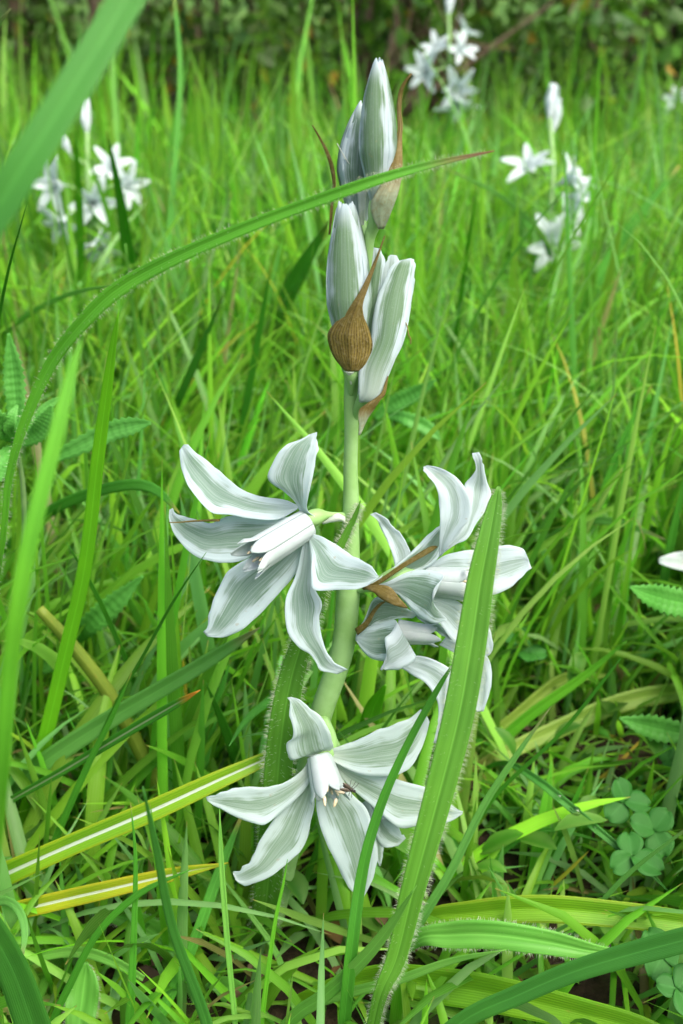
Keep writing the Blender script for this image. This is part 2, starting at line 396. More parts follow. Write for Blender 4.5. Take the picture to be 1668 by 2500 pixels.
def hairs(G, parent, count, length, org, edge=.6, rad=.00004, seed=1, side=(1, 1)):
    r = np.random.default_rng(seed); n, m, _ = G.shape; V = []; fs = []
    mids = G[:, m // 2]
    for i in range(count):
        a = r.uniform(0.03, .99) * (n - 1); i0 = int(a); fa = a - i0; i1 = min(i0 + 1, n - 1)
        onedge = r.random() < edge
        sd = 1 if r.random() < side[1] / (side[0] + side[1]) else 0
        b = (sd * (m - 1)) if onedge else r.uniform(0, m - 1)
        j0 = int(b); j1 = min(j0 + 1, m - 1); fb = b - j0
        p = (G[i0, j0] * (1 - fb) + G[i0, j1] * fb) * (1 - fa) + (G[i1, j0] * (1 - fb) + G[i1, j1] * fb) * fa
        outv = G[i0, -1] - G[i0, 0]; wd = np.linalg.norm(outv); outv = outv / (wd + 1e-9) * (1 if b > (m - 1) / 2 else -1)
        tang = G[i1, m // 2] - G[max(i0 - 1, 0), m // 2]; tang /= np.linalg.norm(tang) + 1e-9
        nv = np.cross(outv, tang); nv *= (-1 if nv @ FW > 0 else 1)
        dr = outv * (1.0 if onedge else 1.0) + tang * r.normal(.1, .3) + nv * (r.normal(.25, .35) if onedge else r.uniform(.5, .9)) + r.normal(0, .08, 3)
        dr /= np.linalg.norm(dr); L = length * r.uniform(.5, 1.25)
        q = np.cross(dr, [.3, .5, .8]); q /= np.linalg.norm(q); q2 = np.cross(dr, q)
        o = len(V); bend = np.array([0, 0, -.15 * L])
        for an in (0, 2.1, 4.2): V.append(p - dr * .0001 + rad * (math.cos(an) * q + math.sin(an) * q2))
        for an in (0, 2.1, 4.2): V.append(p + dr * L * .55 + .75 * rad * (math.cos(an) * q + math.sin(an) * q2))
        V.append(p + dr * L + bend)
        fs += [[o, o + 1, o + 4, o + 3], [o + 1, o + 2, o + 5, o + 4], [o + 2, o, o + 3, o + 5], [o + 3, o + 4, o + 6], [o + 4, o + 5, o + 6], [o + 5, o + 3, o + 6]]
    ob = mesh_obj('hair', V, fs, M['hair'], parent, org); ob['kind'] = 'stuff'; return ob

# ------------------------------------------------------------------ ground
def build_ground():
    a = np.r_[-400, -100, -30, -10, -4, np.linspace(-2, 2, 161), 4, 10, 30, 100, 400]
    X, Y = np.meshgrid(a, a + .6); Z = ghash(X, Y)
    Z = np.where((np.abs(X) > 3) | (np.abs(Y) > 3.5), -.003, Z)
    n = len(a); idx = np.arange(n * n).reshape(n, n)
    f = np.stack([idx[:-1, :-1], idx[:-1, 1:], idx[1:, 1:], idx[1:, :-1]], -1).reshape(-1, 4)
    o = mesh_obj('ground', np.stack([X, Y, Z], -1).reshape(-1, 3), f, M['soil']); o['kind'] = 'structure'
build_ground()

# ------------------------------------------------------------------ the main flowering spike
ROOT = P(655, 2300, gdepth(2300, -.004)); ROOT[2] = 0
main = thing('star_of_bethlehem', ROOT, 'tall sharp flower spike with white green-striped star flowers below closed buds', 'flower')
def hd(y): return .27 + (y - 1300) * 3.5e-5
stem_pts = [(655, 2315, gdepth(2315, -.008), 46), (690, 2150, .311, 50), (735, 1950, .299, 54), (782, 1750, .2858, 56), (821, 1637, .2818, 57), (840, 1566, .2793, 57),
            (850, 1451, .2753, 58), (854, 1360, .272, 50), (856, 1287, .2695, 42), (857, 1200, .2665, 38), (856, 1137, .2643, 35), (858, 1060, .2616, 34), (858, 933, .2575, 35), (872, 800, .2550, 31), (890, 680, .2515, 28), (904, 569, .2465, 27), (915, 540, .246, 24)]
S = cr(np.array(stem_pts, float), 60)
tv, tf = tube(PA(S[:, 0], S[:, 1], S[:, 3 - 1]), S[:, 3] / 2 * S[:, 2] / F, 16)
mesh_obj('stem', tv, tf, M['stem'], main, ROOT)

Z1 = (400, 1030, 560 / 1568); Z2 = (700, 120, 560 / 1371); Z3 = (840, 1070, 490 / 1476); Z4 = (470, 1660, 710 / 1568)
def zp(T, x, y, d): return P(T[0] + x * T[2], T[1] + y * T[2], d)
def ptube(T, pts, k=10):
    a = cr(np.array(pts, float), 14)                      # x, y, depth, diameter in view units
    return tube(PA(T[0] + a[:, 0] * T[2], T[1] + a[:, 1] * T[2], a[:, 2]), a[:, 3] * T[2] / 2 * a[:, 2] / F, k)

def corona(T, base, end, r0, r1, parent, seed=0, lens=None, anthers=True, prof=.75):
    """six broad white filaments standing in a tube round the axis base -> end (x, y, depth)"""
    r = random.Random(seed); b = zp(T, *base); e = zp(T, *end); A = e - b; L = np.linalg.norm(A); A /= L
    vdir = -FW - A * (-FW @ A); e1 = vdir / np.linalg.norm(vdir); e2 = np.cross(A, e1)
    R0 = r0 * T[2] * base[2] / F; R1 = r1 * T[2] * base[2] / F
    for k in range(6):
        ph = k * math.pi / 3 + .35 + r.uniform(-.08, .08); ln = L * ((lens[k] if lens else r.uniform(.88, 1.1)))
        n, m = 18, 9; G = np.zeros((n, m, 3)); inner = .985 if k % 2 else 1.0
        for i in range(n):
            s = i / (n - 1); rad = (R0 + (R1 - R0) * min(1, s * 1.35) ** prof) * inner
            if s > .8: rad *= 1 + (s - .8) * (.5 + .5 * (k % 3))
            hw = .58 if s < .70 else .58 * max(.04, 1 - ((s - .70) / .30) ** 1.7 * .88)
            for j in range(m):
                t = -1 + 2 * j / (m - 1); an = ph + t * hw
                notch = -.10 * L * max(0, (s - .8) / .2) * (1 - abs(t)) ** 1.5 if k % 2 else 0
                rr = rad * (1 + .02 * math.cos(t * 3))
                G[i, j] = b + A * (s * ln + notch) + rr * (math.cos(an) * e1 + math.sin(an) * e2)
        sheet('filament', G, .0003, M['filament'], parent, ROOT)
        if anthers:
            an = ph; c = b + A * ln * .80 + R1 * .55 * (math.cos(an) * e1 + math.sin(an) * e2)
            v, f = ellipsoid(c, A * L * .075 + e1 * .0003, .00042, .00034, 7, 7)
            mesh_obj('anther', v, f, M['anther'], parent, ROOT)
    return b, A, e1, e2

# --- open flower left of the stem
d1 = .262
v, f = join(ptube(Z1, [(1280, 650, .2695, 70), (1180, 640, .2660, 45), (1110, 640, .2640, 62), (1060, 645, .2632, 110), (1000, 665, .2622, 120), (960, 690, .2612, 70)], 12))
fl1 = mesh_obj('flower', v, f, M['stem'], main, ROOT)
petal('petal', [(930, 575, 900, 605, 0), (830, 535, 780, 665, -.5), (640, 505, 600, 662, -.5, .8), (520, 455, 450, 632, -1, 1.5), (420, 370, 320, 615, -2, 2), (330, 290, 215, 510, -3.5, 2), (230, 210, 140, 380, -5, 1), (165, 165, 112, 240, -6.5), (138, 155, 108, 195, -7)], Z1, d1, fl1, ROOT, M['petal'], 2.2, seed=1, mat2=M['petal_back'])
petal('petal', [(930, 640, 910, 720, -.5), (780, 655, 700, 830, -1.5), (620, 640, 560, 935, -3), (460, 640, 420, 965, -4.5), (330, 690, 270, 940, -6), (200, 660, 150, 860, -7.5), (130, 645, 70, 760, -8.5), (80, 620, 38, 670, -9), (60, 590, 40, 600, -9)], Z1, d1, fl1, ROOT, M['petal'], 2.0, seed=2, mat2=M['petal_back'])
petal('petal', [(920, 740, 1000, 840, -1), (720, 860, 945, 965, -2), (560, 940, 850, 1105, -2.5), (440, 1020, 730, 1235, -3), (370, 1140, 620, 1345, -3.5), (320, 1280, 520, 1430, -4), (298, 1400, 400, 1475, -5), (270, 1435, 300, 1468, -5.5)], Z1, d1, fl1, ROOT, M['petal'], 1.8, seed=3, mat2=M['petal_back'])
petal('petal', [(955, 800, 1002, 800, 0), (900, 1050, 1020, 1010, -.5), (845, 1180, 1035, 1140, 0, -.8), (828, 1310, 1080, 1240, .5, -1), (850, 1440, 1062, 1350, .5, -1), (920, 1540, 1075, 1440, -.2, -.5), (1005, 1590, 1110, 1560, -1.2), (1070, 1690, 1165, 1640, -2.5), (1190, 1722, 1250, 1695, -4)], Z1, d1, fl1, ROOT, M['petal'], 1.7, seed=4, mat2=M['petal_back'])
petal('petal', [(970, 650, 968, 700, .5), (1000, 750, 992, 810, 2), (1080, 785, 1012, 930, 4, .8), (1170, 835, 1008, 1050, 6, 1), (1260, 895, 1030, 1150, 8, 1), (1350, 945, 1190, 1146, 9.5), (1420, 985, 1320, 1143, 10.5), (1465, 1040, 1410, 1105, 11), (1470, 1052, 1462, 1065, 11)], Z1, d1, fl1, ROOT, M['petal'], 2.0, seed=5, mat2=M['petal_back'])
petal('petal', [(930, 610, 1065, 662, 1), (900, 550, 985, 610, 2.5), (820, 475, 985, 520, 4.5, .8), (712, 390, 1015, 390, 6, 1), (745, 275, 1035, 280, 7, .6), (830, 165, 1052, 180, 7), (940, 118, 1050, 110, 6), (990, 88, 1048, 70, 5.5)], Z1, d1, fl1, ROOT, M['petal'], 2.2, seed=6, mat2=M['petal_back'])
corona(Z1, (975, 700, .2615), (570, 950, .2535), 98, 112, fl1, 3, [.98, 1.0, 1.06, 1.05, 1.03, 1.04])
a = cr(np.array([(380, 672, -3), (300, 674, -4.6), (200, 678, -6), (110, 686, -7), (35, 688, -7.6)], float), 10)
v, f = tube(PA(Z1[0] + a[:, 0] * Z1[2], Z1[1] + a[:, 1] * Z1[2], d1 - a[:, 2] * .001 - .0016), np.r_[np.linspace(.00035, .00012, 10)], 6)
mesh_obj('dry_edge', v, f, M['bract'], fl1, ROOT)
petal('bract', [(1240, 650, 1240, 695, 3), (1190, 625, 1215, 680, 3.6), (1140, 650, 1150, 685, 3.6), (1085, 690, 1088, 700, 2.5)], Z1, .2655, fl1, ROOT, M['membrane'], -1.5, n=12, m=7, seed=9, th=.0002)

# --- upper open flower right of the stem
d2 = .268
fl2 = mesh_obj('flower', *join(ptube(Z3, [(60, 1120, .2755, 60), (150, 1105, .272, 60), (260, 1075, .269, 120), (400, 1040, .2665, 190), (520, 1040, .266, 150)], 12)), M['stem'], main, ROOT)
petal('petal', [(160, 1098, 190, 1105, 1.5), (290, 1000, 330, 1040, 1.5), (370, 945, 440, 1000, 1.5), (500, 830, 600, 960, .5), (600, 725, 690, 880, -.5), (700, 645, 730, 760, -1), (760, 600, 790, 680, -1)], Z3, d2, fl2, ROOT, M['petal_back'], -1.2, seed=11)
petal('petal', [(700, 870, 722, 860, 3), (703, 740, 765, 795, 5), (707, 640, 850, 685, 6.5), (706, 540, 925, 590, 7.5), (697, 440, 937, 480, 8), (672, 350, 890, 362, 8), (625, 290, 800, 265, 7.5), (592, 250, 700, 218, 7), (580, 212, 612, 200, 6.5)], Z3, d2, fl2, ROOT, M['petal_white'], 2.4, seed=12)
petal('petal', [(690, 880, 720, 850, -1), (790, 760, 830, 775, -1), (870, 660, 905, 742, -1), (905, 540, 970, 630, -1.5), (895, 430, 1045, 525, -2), (885, 345, 1082, 410, -2.5), (940, 280, 1055, 320, -2), (967, 230, 1025, 210, -1), (950, 150, 1027, 160, 0), (947, 108, 990, 103, 0)], Z3, d2, fl2, ROOT, M['petal_white'], 1.8, seed=13)
petal('petal', [(375, 1000, 440, 960, -1), (368, 900, 490, 855, -1.5), (335, 795, 460, 770, -2), (295, 710, 415, 695, -2.2), (262, 640, 365, 655, -2), (235, 600, 310, 590, -1), (195, 560, 232, 545, 0)], Z3, d2, fl2, ROOT, M['petal_white'], 1.2, seed=14)
petal('petal', [(600, 960, 620, 1010, -3), (730, 868, 760, 1020, -3.5), (870, 828, 900, 1080, -4), (1000, 815, 1020, 1130, -4.5), (1130, 785, 1110, 1148, -5), (1240, 788, 1230, 1090, -5.5), (1320, 815, 1310, 1020, -6), (1352, 880, 1376, 945, -6)], Z3, d2, fl2, ROOT, M['petal_white'], 1.8, seed=15)
petal('petal', [(640, 1130, 560, 1290, 0), (800, 1180, 700, 1360, 0), (920, 1260, 790, 1480, -1), (1050, 1360, 900, 1560, -2), (1097, 1500, 960, 1600, -3), (1090, 1560, 1010, 1622, -3.5), (1072, 1592, 1050, 1602, -4)], Z3, d2, fl2, ROOT, M['petal_white'], 1.2, seed=16)
petal('petal', [(170, 1100, 205, 1115, 2), (330, 1050, 370, 1135, 4), (480, 978, 440, 1200, 5.5), (610, 968, 500, 1268, 7), (700, 985, 535, 1300, 8.5), (737, 1003, 560, 1318, 9.6), (712, 1045, 590, 1335, 10.4), (660, 1110, 640, 1352, 10.8), (650, 1190, 690, 1362, 10.6), (680, 1245, 735, 1345, 10.2), (745, 1315, 757, 1332, 9.8)], Z3, d2, fl2, ROOT, M['petal_back'], -1.0, n=44, seed=17, mat2=M['petal_white'])
corona(Z3, (600, 1050, .2685), (960, 1080, .2665), 95, 118, fl2, 5)
petal('bract', [(130, 1098, 145, 1118, 3), (240, 1050, 256, 1076, 5), (380, 952, 398, 980, 5.2), (520, 862, 540, 894, 4.2), (620, 803, 642, 836, 3.6), (660, 790, 680, 806, 3.3), (684, 794, 688, 800, 3.2)], Z3, d2, fl2, ROOT, M['bract_thin'], -.4, n=20, m=7, seed=18, jag=.2)
petal('bract', [(140, 1085, 150, 1108, 3.4), (250, 1078, 210, 1130, 5.5), (340, 1095, 285, 1190, 6.8), (410, 1175, 380, 1232, 7), (472, 1246, 462, 1252, 6.5)], Z3, d2, fl2, ROOT, M['bract'], -.7, n=20, m=7, seed=19, jag=.2)

# --- lower open flower right of the stem
d3 = .2745
fl3 = mesh_obj('flower', *join(ptube(Z3, [(20, 1480, .280, 60), (100, 1450, .278, 60), (190, 1450, .276, 130), (310, 1440, .2745, 170), (410, 1420, .274, 130)], 12)), M['stem'], main, ROOT)
petal('petal', [(90, 1425, 100, 1450, 1), (150, 1330, 165, 1420, 2), (222, 1180, 232, 1390, 2.5), (330, 1180, 312, 1355, 2.5), (440, 1235, 395, 1325, 2), (560, 1285, 500, 1325, 1)], Z3, d3, fl3, ROOT, M['petal_back'], -1.6, seed=21)
petal('petal', [(90, 1440, 85, 1485, 2), (165, 1395, 140, 1565, 3.5), (245, 1368, 205, 1622, 5), (320, 1342, 300, 1640, 6.2), (365, 1332, 420, 1640, 7.4), (385, 1350, 535, 1612, 8.3), (345, 1432, 478, 1668, 9.2), (299, 1475, 400, 1700, 9.6), (312, 1590, 315, 1700, 9.4), (268, 1700, 276, 1707, 9)], Z3, d3, fl3, ROOT, M['petal_back'], -1.0, n=44, seed=22, mat2=M['petal_white'])
petal('petal', [(470, 1620, 420, 1690, 4), (545, 1600, 500, 1740, 4.5), (660, 1630, 590, 1790, 5), (790, 1710, 660, 1880, 4.5), (768, 1840, 690, 1950, 3.5), (755, 1980, 693, 2060, 2), (725, 2110, 680, 2140, 1), (690, 2248, 662, 2240, 0)], Z3, d3, fl3, ROOT, M['petal_white'], 1.2, seed=23)
petal('petal', [(520, 1290, 540, 1320, -1), (640, 1325, 640, 1395, -1), (740, 1400, 720, 1450, -.5), (798, 1482, 780, 1478, 0)], Z3, d3, fl3, ROOT, M['petal_white'], .6, n=18, seed=24)
petal('petal', [(760, 1450, 700, 1520, -3), (900, 1540, 850, 1600, -3.5), (1040, 1590, 950, 1700, -4), (1087, 1690, 955, 1800, -4), (1087, 1800, 955, 1900, -4.5), (1062, 1900, 960, 1980, -5), (1025, 2008, 975, 2010, -5.5)], Z3, d3, fl3, ROOT, M['petal_white'], 1.2, seed=25)
corona(Z3, (395, 1425, .2745), (690, 1450, .2735), 92, 70, fl3, 8)
petal('bract', [(80, 1400, 100, 1450, 4), (150, 1350, 178, 1378, 5), (205, 1270, 228, 1285, 5.2), (255, 1215, 268, 1232, 5), (298, 1196, 303, 1206, 4.6)], Z3, d3, fl3, ROOT, M['bract_thin'], -.3, n=16, m=7, seed=26, jag=.2)

# --- lowest open flower with the fly
d4 = .276
fl4 = mesh_obj('flower', *join(ptube(Z4, [(700, 210, .2835, 70), (745, 300, .2805, 60), (745, 360, .2785, 80), (715, 400, .2765, 100), (690, 440, .2755, 80)], 12)), M['stem'], main, ROOT)
petal('petal', [(655, 420, 740, 385, 1), (600, 412, 760, 362, 2), (530, 430, 757, 345, 4), (507, 345, 742, 285, 6), (540, 312, 700, 212, 7.5), (533, 220, 640, 155, 8.2), (525, 140, 580, 108, 8), (515, 95, 535, 92, 7.5)], Z4, d4, fl4, ROOT, M['petal_green'], 1.8, seed=31)
petal('petal', [(695, 385, 715, 400, 0), (800, 355, 790, 455, .5), (900, 318, 900, 505, 1), (1000, 268, 1010, 520, 1), (1090, 240, 1120, 508, .5), (1170, 200, 1200, 440, 0), (1220, 170, 1245, 340, -1), (1250, 160, 1278, 225, -2)], Z4, d4, fl4, ROOT, M['petal_green'], 1.8, seed=32)
petal('petal', [(730, 400, 745, 440, -1), (830, 465, 830, 555, -1.5), (930, 500, 930, 645, -2), (1030, 520, 1020, 725, -2), (1110, 538, 1110, 795, -2.5), (1250, 585, 1230, 787, -3.5), (1390, 672, 1380, 768, -5), (1458, 706, 1455, 724, -6)], Z4, d4, fl4, ROOT, M['petal_green'], 1.7, seed=33)
petal('petal', [(690, 450, 760, 450, -1), (665, 660, 850, 600, -1), (692, 800, 935, 690, -.5), (735, 910, 975, 800, 0), (780, 1005, 995, 920, 0), (830, 1095, 985, 1030, -.5), (865, 1148, 950, 1130, -1), (898, 1180, 918, 1182, -1.5)], Z4, d4, fl4, ROOT, M['petal_green'], 1.6, seed=34)
petal('petal', [(632, 425, 655, 440, -.5), (570, 560, 662, 620, -2), (490, 680, 640, 760, -2.5), (430, 770, 605, 890, -2.5), (350, 890, 540, 965, -3), (310, 975, 450, 1040, -3.5), (260, 1015, 350, 1087, -4.5), (222, 1040, 268, 1105, -5.5), (222, 1050, 235, 1082, -5.5)], Z4, d4, fl4, ROOT, M['petal_green'], 1.6, seed=35)
petal('petal', [(628, 420, 645, 440, 0), (590, 490, 637, 545, 0), (500, 550, 560, 640, .2), (400, 579, 460, 727, .5), (300, 576, 385, 781, .5), (200, 590, 270, 752, 0), (120, 615, 150, 695, -1), (75, 632, 80, 652, -1.5)], Z4, d4, fl4, ROOT, M['petal_green'], 1.7, seed=36)
cb, cA, c1, c2 = corona(Z4, (682, 410, .2755), (745, 650, .2715), 62, 86, fl4, 12, [.95, 1, .9, 1, 1.1, .9])
for (x, y, dx, dy) in ((712, 650, 4, 34), (770, 662, -8, 26), (725, 580, 3, 26), (795, 604, 30, 8)):
    c = zp(Z4, x, y, .2693); t = zp(Z4, x + dx, y + dy, .2690)
    mesh_obj('anther', *ellipsoid(c, t - c, .0005, .00042, 8, 8), M['anther'], fl4, ROOT)

# --- half hidden flower behind the lowest one
fl5 = mesh_obj('flower', *ptube(Z4, [(760, 330, .2855, 50), (840, 480, .286, 45), (930, 620, .2865, 90), (960, 700, .2865, 60)], 10), M['stem'], main, ROOT)
for k, st in enumerate([[(930, 640, 960, 650, 0), (1000, 690, 970, 780, .5), (1080, 780, 1010, 880, 1), (1130, 830, 1060, 905, .5), (1152, 852, 1112, 892, 0)],
                        [(900, 680, 960, 680, 0), (950, 790, 1010, 800, .5), (980, 880, 1030, 900, .5), (995, 960, 1022, 970, 0), (1005, 1003, 1015, 1003, 0)],
                        [(930, 660, 985, 660, -1), (1000, 740, 1080, 745, -1), (1040, 800, 1115, 800, -1), (1080, 850, 1120, 850, -1)],
                        [(900, 650, 940, 660, -1), (860, 760, 950, 790, -1.5), (850, 880, 940, 920, -2), (880, 980, 920, 990, -2)],
                        [(930, 640, 960, 640, -2), (990, 590, 1040, 650, -4), (1060, 590, 1090, 660, -5), (1120, 620, 1130, 650, -6)],
                        [(900, 640, 930, 630, -2), (880, 560, 960, 570, -4), (900, 470, 970, 480, -5), (930, 410, 950, 412, -6)]]):
    petal('petal', st, Z4, .2845, fl5, ROOT, M['petal_green'], .8, n=20, m=9, seed=40 + k)
corona(Z4, (945, 650, .2855), (1010, 780, .2835), 45, 55, fl5, 15, anthers=False)

# --- buds
def bud(T, base, tip, rmax, parent, phi0=0.0, mat='bud', seed=0, peak=.45, open_=.16, hw=1.12, squash=1.0, blunt=.5):
    r = random.Random(seed); b = zp(T, *base); e = zp(T, *tip); A = e - b; L = np.linalg.norm(A); A /= L
    v = -FW - A * (-FW @ A); e1 = v / np.linalg.norm(v); e2 = np.cross(A, e1); e2 *= (1 if e2 @ RT > 0 else -1)
    R = rmax * T[2] * (base[2] + tip[2]) / 2 / F
    for k in range(6):
        inn = k >= 3; ph = phi0 + (k % 3) * 2.094 + (1.047 if inn else 0); ln = L * (1 + r.uniform(-.02, .02) + (.012 if inn else 0)); sc_ = .93 if inn else 1.0
        n, m = 30, 13; G = np.zeros((n, m, 3)); wob = [r.uniform(0, 6) for _ in range(3)]
        for i in range(n):
            s = i / (n - 1)
            x = s / peak if s < peak else 1 - (s - peak) / (1 - peak) * 1.0
            if s < peak: rad = (x ** .62) if x > 0 else 0
            else: rad = open_ + (1 - open_) * (1 - (1 - x) ** 2.1)
            rad = max(rad, .10) * R * sc_
            h = hw * (1.0 if s < .8 else math.sqrt(max(0, 1 - ((s - .8) / .2) ** 2)) * (1 - blunt) + blunt if s < .97 else blunt * .55)
            for j in range(m):
                t = -1 + 2 * j / (m - 1); an = ph + t * h
                rr = rad * (1 + .035 * abs(t) ** 3 * (1 if not inn else -1) + .012 * math.cos(t * 17 + wob[1])) + .00012 * math.sin(s * 15 + wob[0] + 3 * t) * abs(t) ** 2
                zz = s * ln - (abs(t) ** 2 * .018 * L * s if s > .7 else 0) + (.004 * L * math.sin(t * 7 + wob[2]) if s > .96 else 0)
                G[i, j] = b + A * zz + rr * (math.cos(an) * e1 * squash + math.sin(an) * e2)
        sheet('petal', G, .0003, M[mat], parent, ROOT)
dB1, dB2, dB3, dB4 = .2445, .2535, .2515, .2545
b1 = mesh_obj('bud', *ptube(Z2, [(480, 1180, .2480, 62), (510, 1090, .2462, 66), (530, 1030, .2450, 90), (545, 960, .2446, 120), (550, 900, .2445, 110)], 12), M['stem'], main, ROOT)
bud(Z2, (552, 1000, dB1), (545, 78, dB1 - .007), 110, b1, -.45, seed=2, peak=.42, open_=.22)
petal('bract', [(545, 1075, 582, 1075, 1.5), (500, 960, 628, 970, 3.4), (520, 880, 666, 865, 4.9), (585, 775, 690, 745, 4.6), (618, 680, 693, 625, 4.4), (645, 560, 692, 520, 3.6), (664, 480, 694, 450, 3), (660, 380, 686, 370, 2.8), (666, 280, 692, 280, 3), (685, 215, 708, 218, 4), (740, 145, 750, 150, 5)], Z2, dB1, b1, ROOT, M['bract_pale'], -1.4, n=40, m=11, seed=51, jag=.6, ruf=.2)
b2 = mesh_obj('bud', *ptube(Z2, [(470, 1180, .2485, 50), (455, 1110, .2505, 50), (440, 1050, .2525, 80), (420, 960, .2535, 100)], 10), M['stem'], main, ROOT)
bud(Z2, (432, 1080, dB2), (455, 330, dB2 - .004), 140, b2, .2, 'petal_back', seed=5, peak=.45, open_=.12)
petal('bract', [(250, 1110, 262, 1110, 3), (258, 1000, 274, 1000, 3), (266, 880, 282, 885, 3), (275, 800, 294, 800, 3.5), (255, 690, 280, 690, 4), (220, 590, 240, 590, 5), (150, 452, 158, 456, 6)], Z2, dB2, b2, ROOT, M['bract_thin'], -.2, n=26, m=5, seed=52, jag=.3)
petal('bract', [(440, 1100, 460, 1085, 2.0), (425, 900, 475, 900, 5), (415, 770, 478, 770, 5.6), (408, 690, 445, 720, 6), (385, 695, 400, 715, 6.4), (350, 655, 362, 665, 6.8), (300, 562, 306, 568, 7)], Z2, dB2, b2, ROOT, M['membrane'], -.3, n=24, m=5, seed=53, jag=.8)
b3 = mesh_obj('bud', *ptube(Z2, [(385, 2070, .2578, 40), (385, 2000, .2545, 52), (385, 1930, .2520, 95), (378, 1860, .2516, 130), (375, 1800, .2515, 110)], 12), M['stem'], main, ROOT)
bud(Z2, (385, 1930, dB3), (358, 918, dB3 - .006), 133, b3, -.25, seed=8, peak=.42, open_=.36, blunt=.62)
petal('bract', [(350, 1925, 432, 1925, 1.0), (288, 1850, 480, 1880, 1.5), (256, 1780, 510, 1800, 2.2), (246, 1700, 512, 1745, 3.3), (290, 1635, 487, 1660, 4.8), (345, 1580, 462, 1600, 6.3), (405, 1500, 455, 1525, 7.8), (468, 1390, 493, 1408, 8.2), (535, 1240, 547, 1248, 8.2), (584, 1118, 589, 1115, 8.5)], Z2, dB3, b3, ROOT, M['bract'], -5.0, n=44, m=15, seed=54, jag=.2, ruf=.12)
v, f = ptube(Z2, [(385, 2005, .2530, 8), (384, 1985, .2526, 26), (382, 1950, .2518, 50), (380, 1915, .2510, 80)], 8)
mesh_obj('membrane', v, f, M['membrane'], b3, ROOT)
b4 = mesh_obj('bud', *ptube(Z2, [(392, 2290, .2625, 40), (415, 2180, .2590, 50), (450, 2110, .2555, 80), (500, 2030, .2545, 130), (540, 1900, .2545, 140), (560, 1780, .2548, 90)], 12), M['stem'], main, ROOT)
petal('petal', [(432, 2105, 445, 2112, 2), (430, 2060, 545, 2095, 3), (438, 1900, 620, 1930, 4), (500, 1760, 690, 1740, 4.5), (514, 1610, 727, 1620, 4.5), (548, 1460, 752, 1460, 4), (590, 1365, 768, 1350, 3.6), (635, 1288, 772, 1285, 3.2), (668, 1266, 760, 1262, 3), (715, 1258, 745, 1250, 3)], Z2, dB4, b4, ROOT, M['bud'], -3.0, n=36, seed=55)
petal('petal', [(425, 2100, 450, 2100, 0), (430, 1900, 540, 1900, .5), (450, 1700, 560, 1700, 1), (478, 1500, 565, 1500, 1.2), (500, 1340, 575, 1340, 1.5), (512, 1230, 588, 1250, 1.5), (520, 1185, 560, 1195, 1.2)], Z2, dB4, b4, ROOT, M['bud'], -1.2, seed=56)
petal('petal', [(450, 2090, 470, 2090, -1), (480, 1800, 640, 1800, -1), (530, 1550, 690, 1550, -.6), (560, 1370, 690, 1370, -.5), (580, 1290, 680, 1290, -.5), (605, 1245, 668, 1255, -.5), (622, 1230, 652, 1232, -.5)], Z2, dB4, b4, ROOT, M['petal_white'], -1.2, seed=57)
petal('petal', [(450, 2090, 480, 2090, -4), (520, 1800, 680, 1800, -5), (590, 1550, 740, 1560, -5), (660, 1380, 760, 1380, -4), (700, 1300, 750, 1300, -3)], Z2, dB4, b4, ROOT, M['bud'], 1.2, seed=58)
petal('bract', [(428, 2310, 445, 2300, 2), (432, 2240, 480, 2220, 2.4), (432, 2160, 525, 2150, 3), (470, 2125, 560, 2100, 3.6), (560, 2060, 590, 2060, 4), (590, 1990, 604, 1990, 4), (604, 1955, 608, 1955, 4)], Z2, dB4, b4, ROOT, M['bract_pale'], -.8, n=24, m=7, seed=59)
v, f = ptube(Z2, [(705, 1620, .2500, 6), (722, 1660, .2495, 7), (730, 1710, .249, 7), (742, 1730, .249, 6), (741, 1765, .249, 5)], 5)
mesh_obj('dry_tip', v, f, M['bract'], b4, ROOT)

# --- the fly
fo = zp(Z4, 848, 588, .2664)
fly = thing('fly', fo, 'tiny dark fly on the white centre of the lowest flower', 'fly')
ex = zp(Z4, 900, 612, .2668) - fo; ex /= np.linalg.norm(ex); ez = -FW; ey = np.cross(ez, ex)
mm = .00128
def fpt(x, y, z): return fo + mm * (x * ex + y * ey + z * ez)
th_ = mesh_obj('body', *join(ellipsoid(fpt(0.3, 0, 0), ex * .55 * mm, .42 * mm, .42 * mm, 8, 8), ellipsoid(fpt(-.75, .05, -.05), ex * .8 * mm, .3 * mm, .45 * mm, 8, 8)), M['fly'], fly, fo)
mesh_obj('head', *ellipsoid(fpt(1.05, -.05, 0), ex * .28 * mm, .32 * mm, .3 * mm, 8, 7), M['fly'], fly, fo)
for s in (-1, 1):
    G = np.array([[fpt(.2 - 2.0 * a, s * (.25 + .35 * a) + .38 * w * math.sin(math.pi * min(.98, a * .85 + .1)), .45 + .12 * a) for w in (-1, 0, 1)] for a in np.linspace(0, 1, 8)])
    sheet('wing', G, .00002, M['wing'], fly, fo)
    for lx in (-.2, .25, .6):
        v, f = tube([fpt(lx, s * .25, -.2), fpt(lx * 1.5, s * .9, -.1), fpt(lx * 1.9, s * 1.3, -.8), fpt(lx * 2, s * 1.55, -.95)], .05 * mm, 5)
        mesh_obj('leg', v, f, M['fly'], fly, fo)

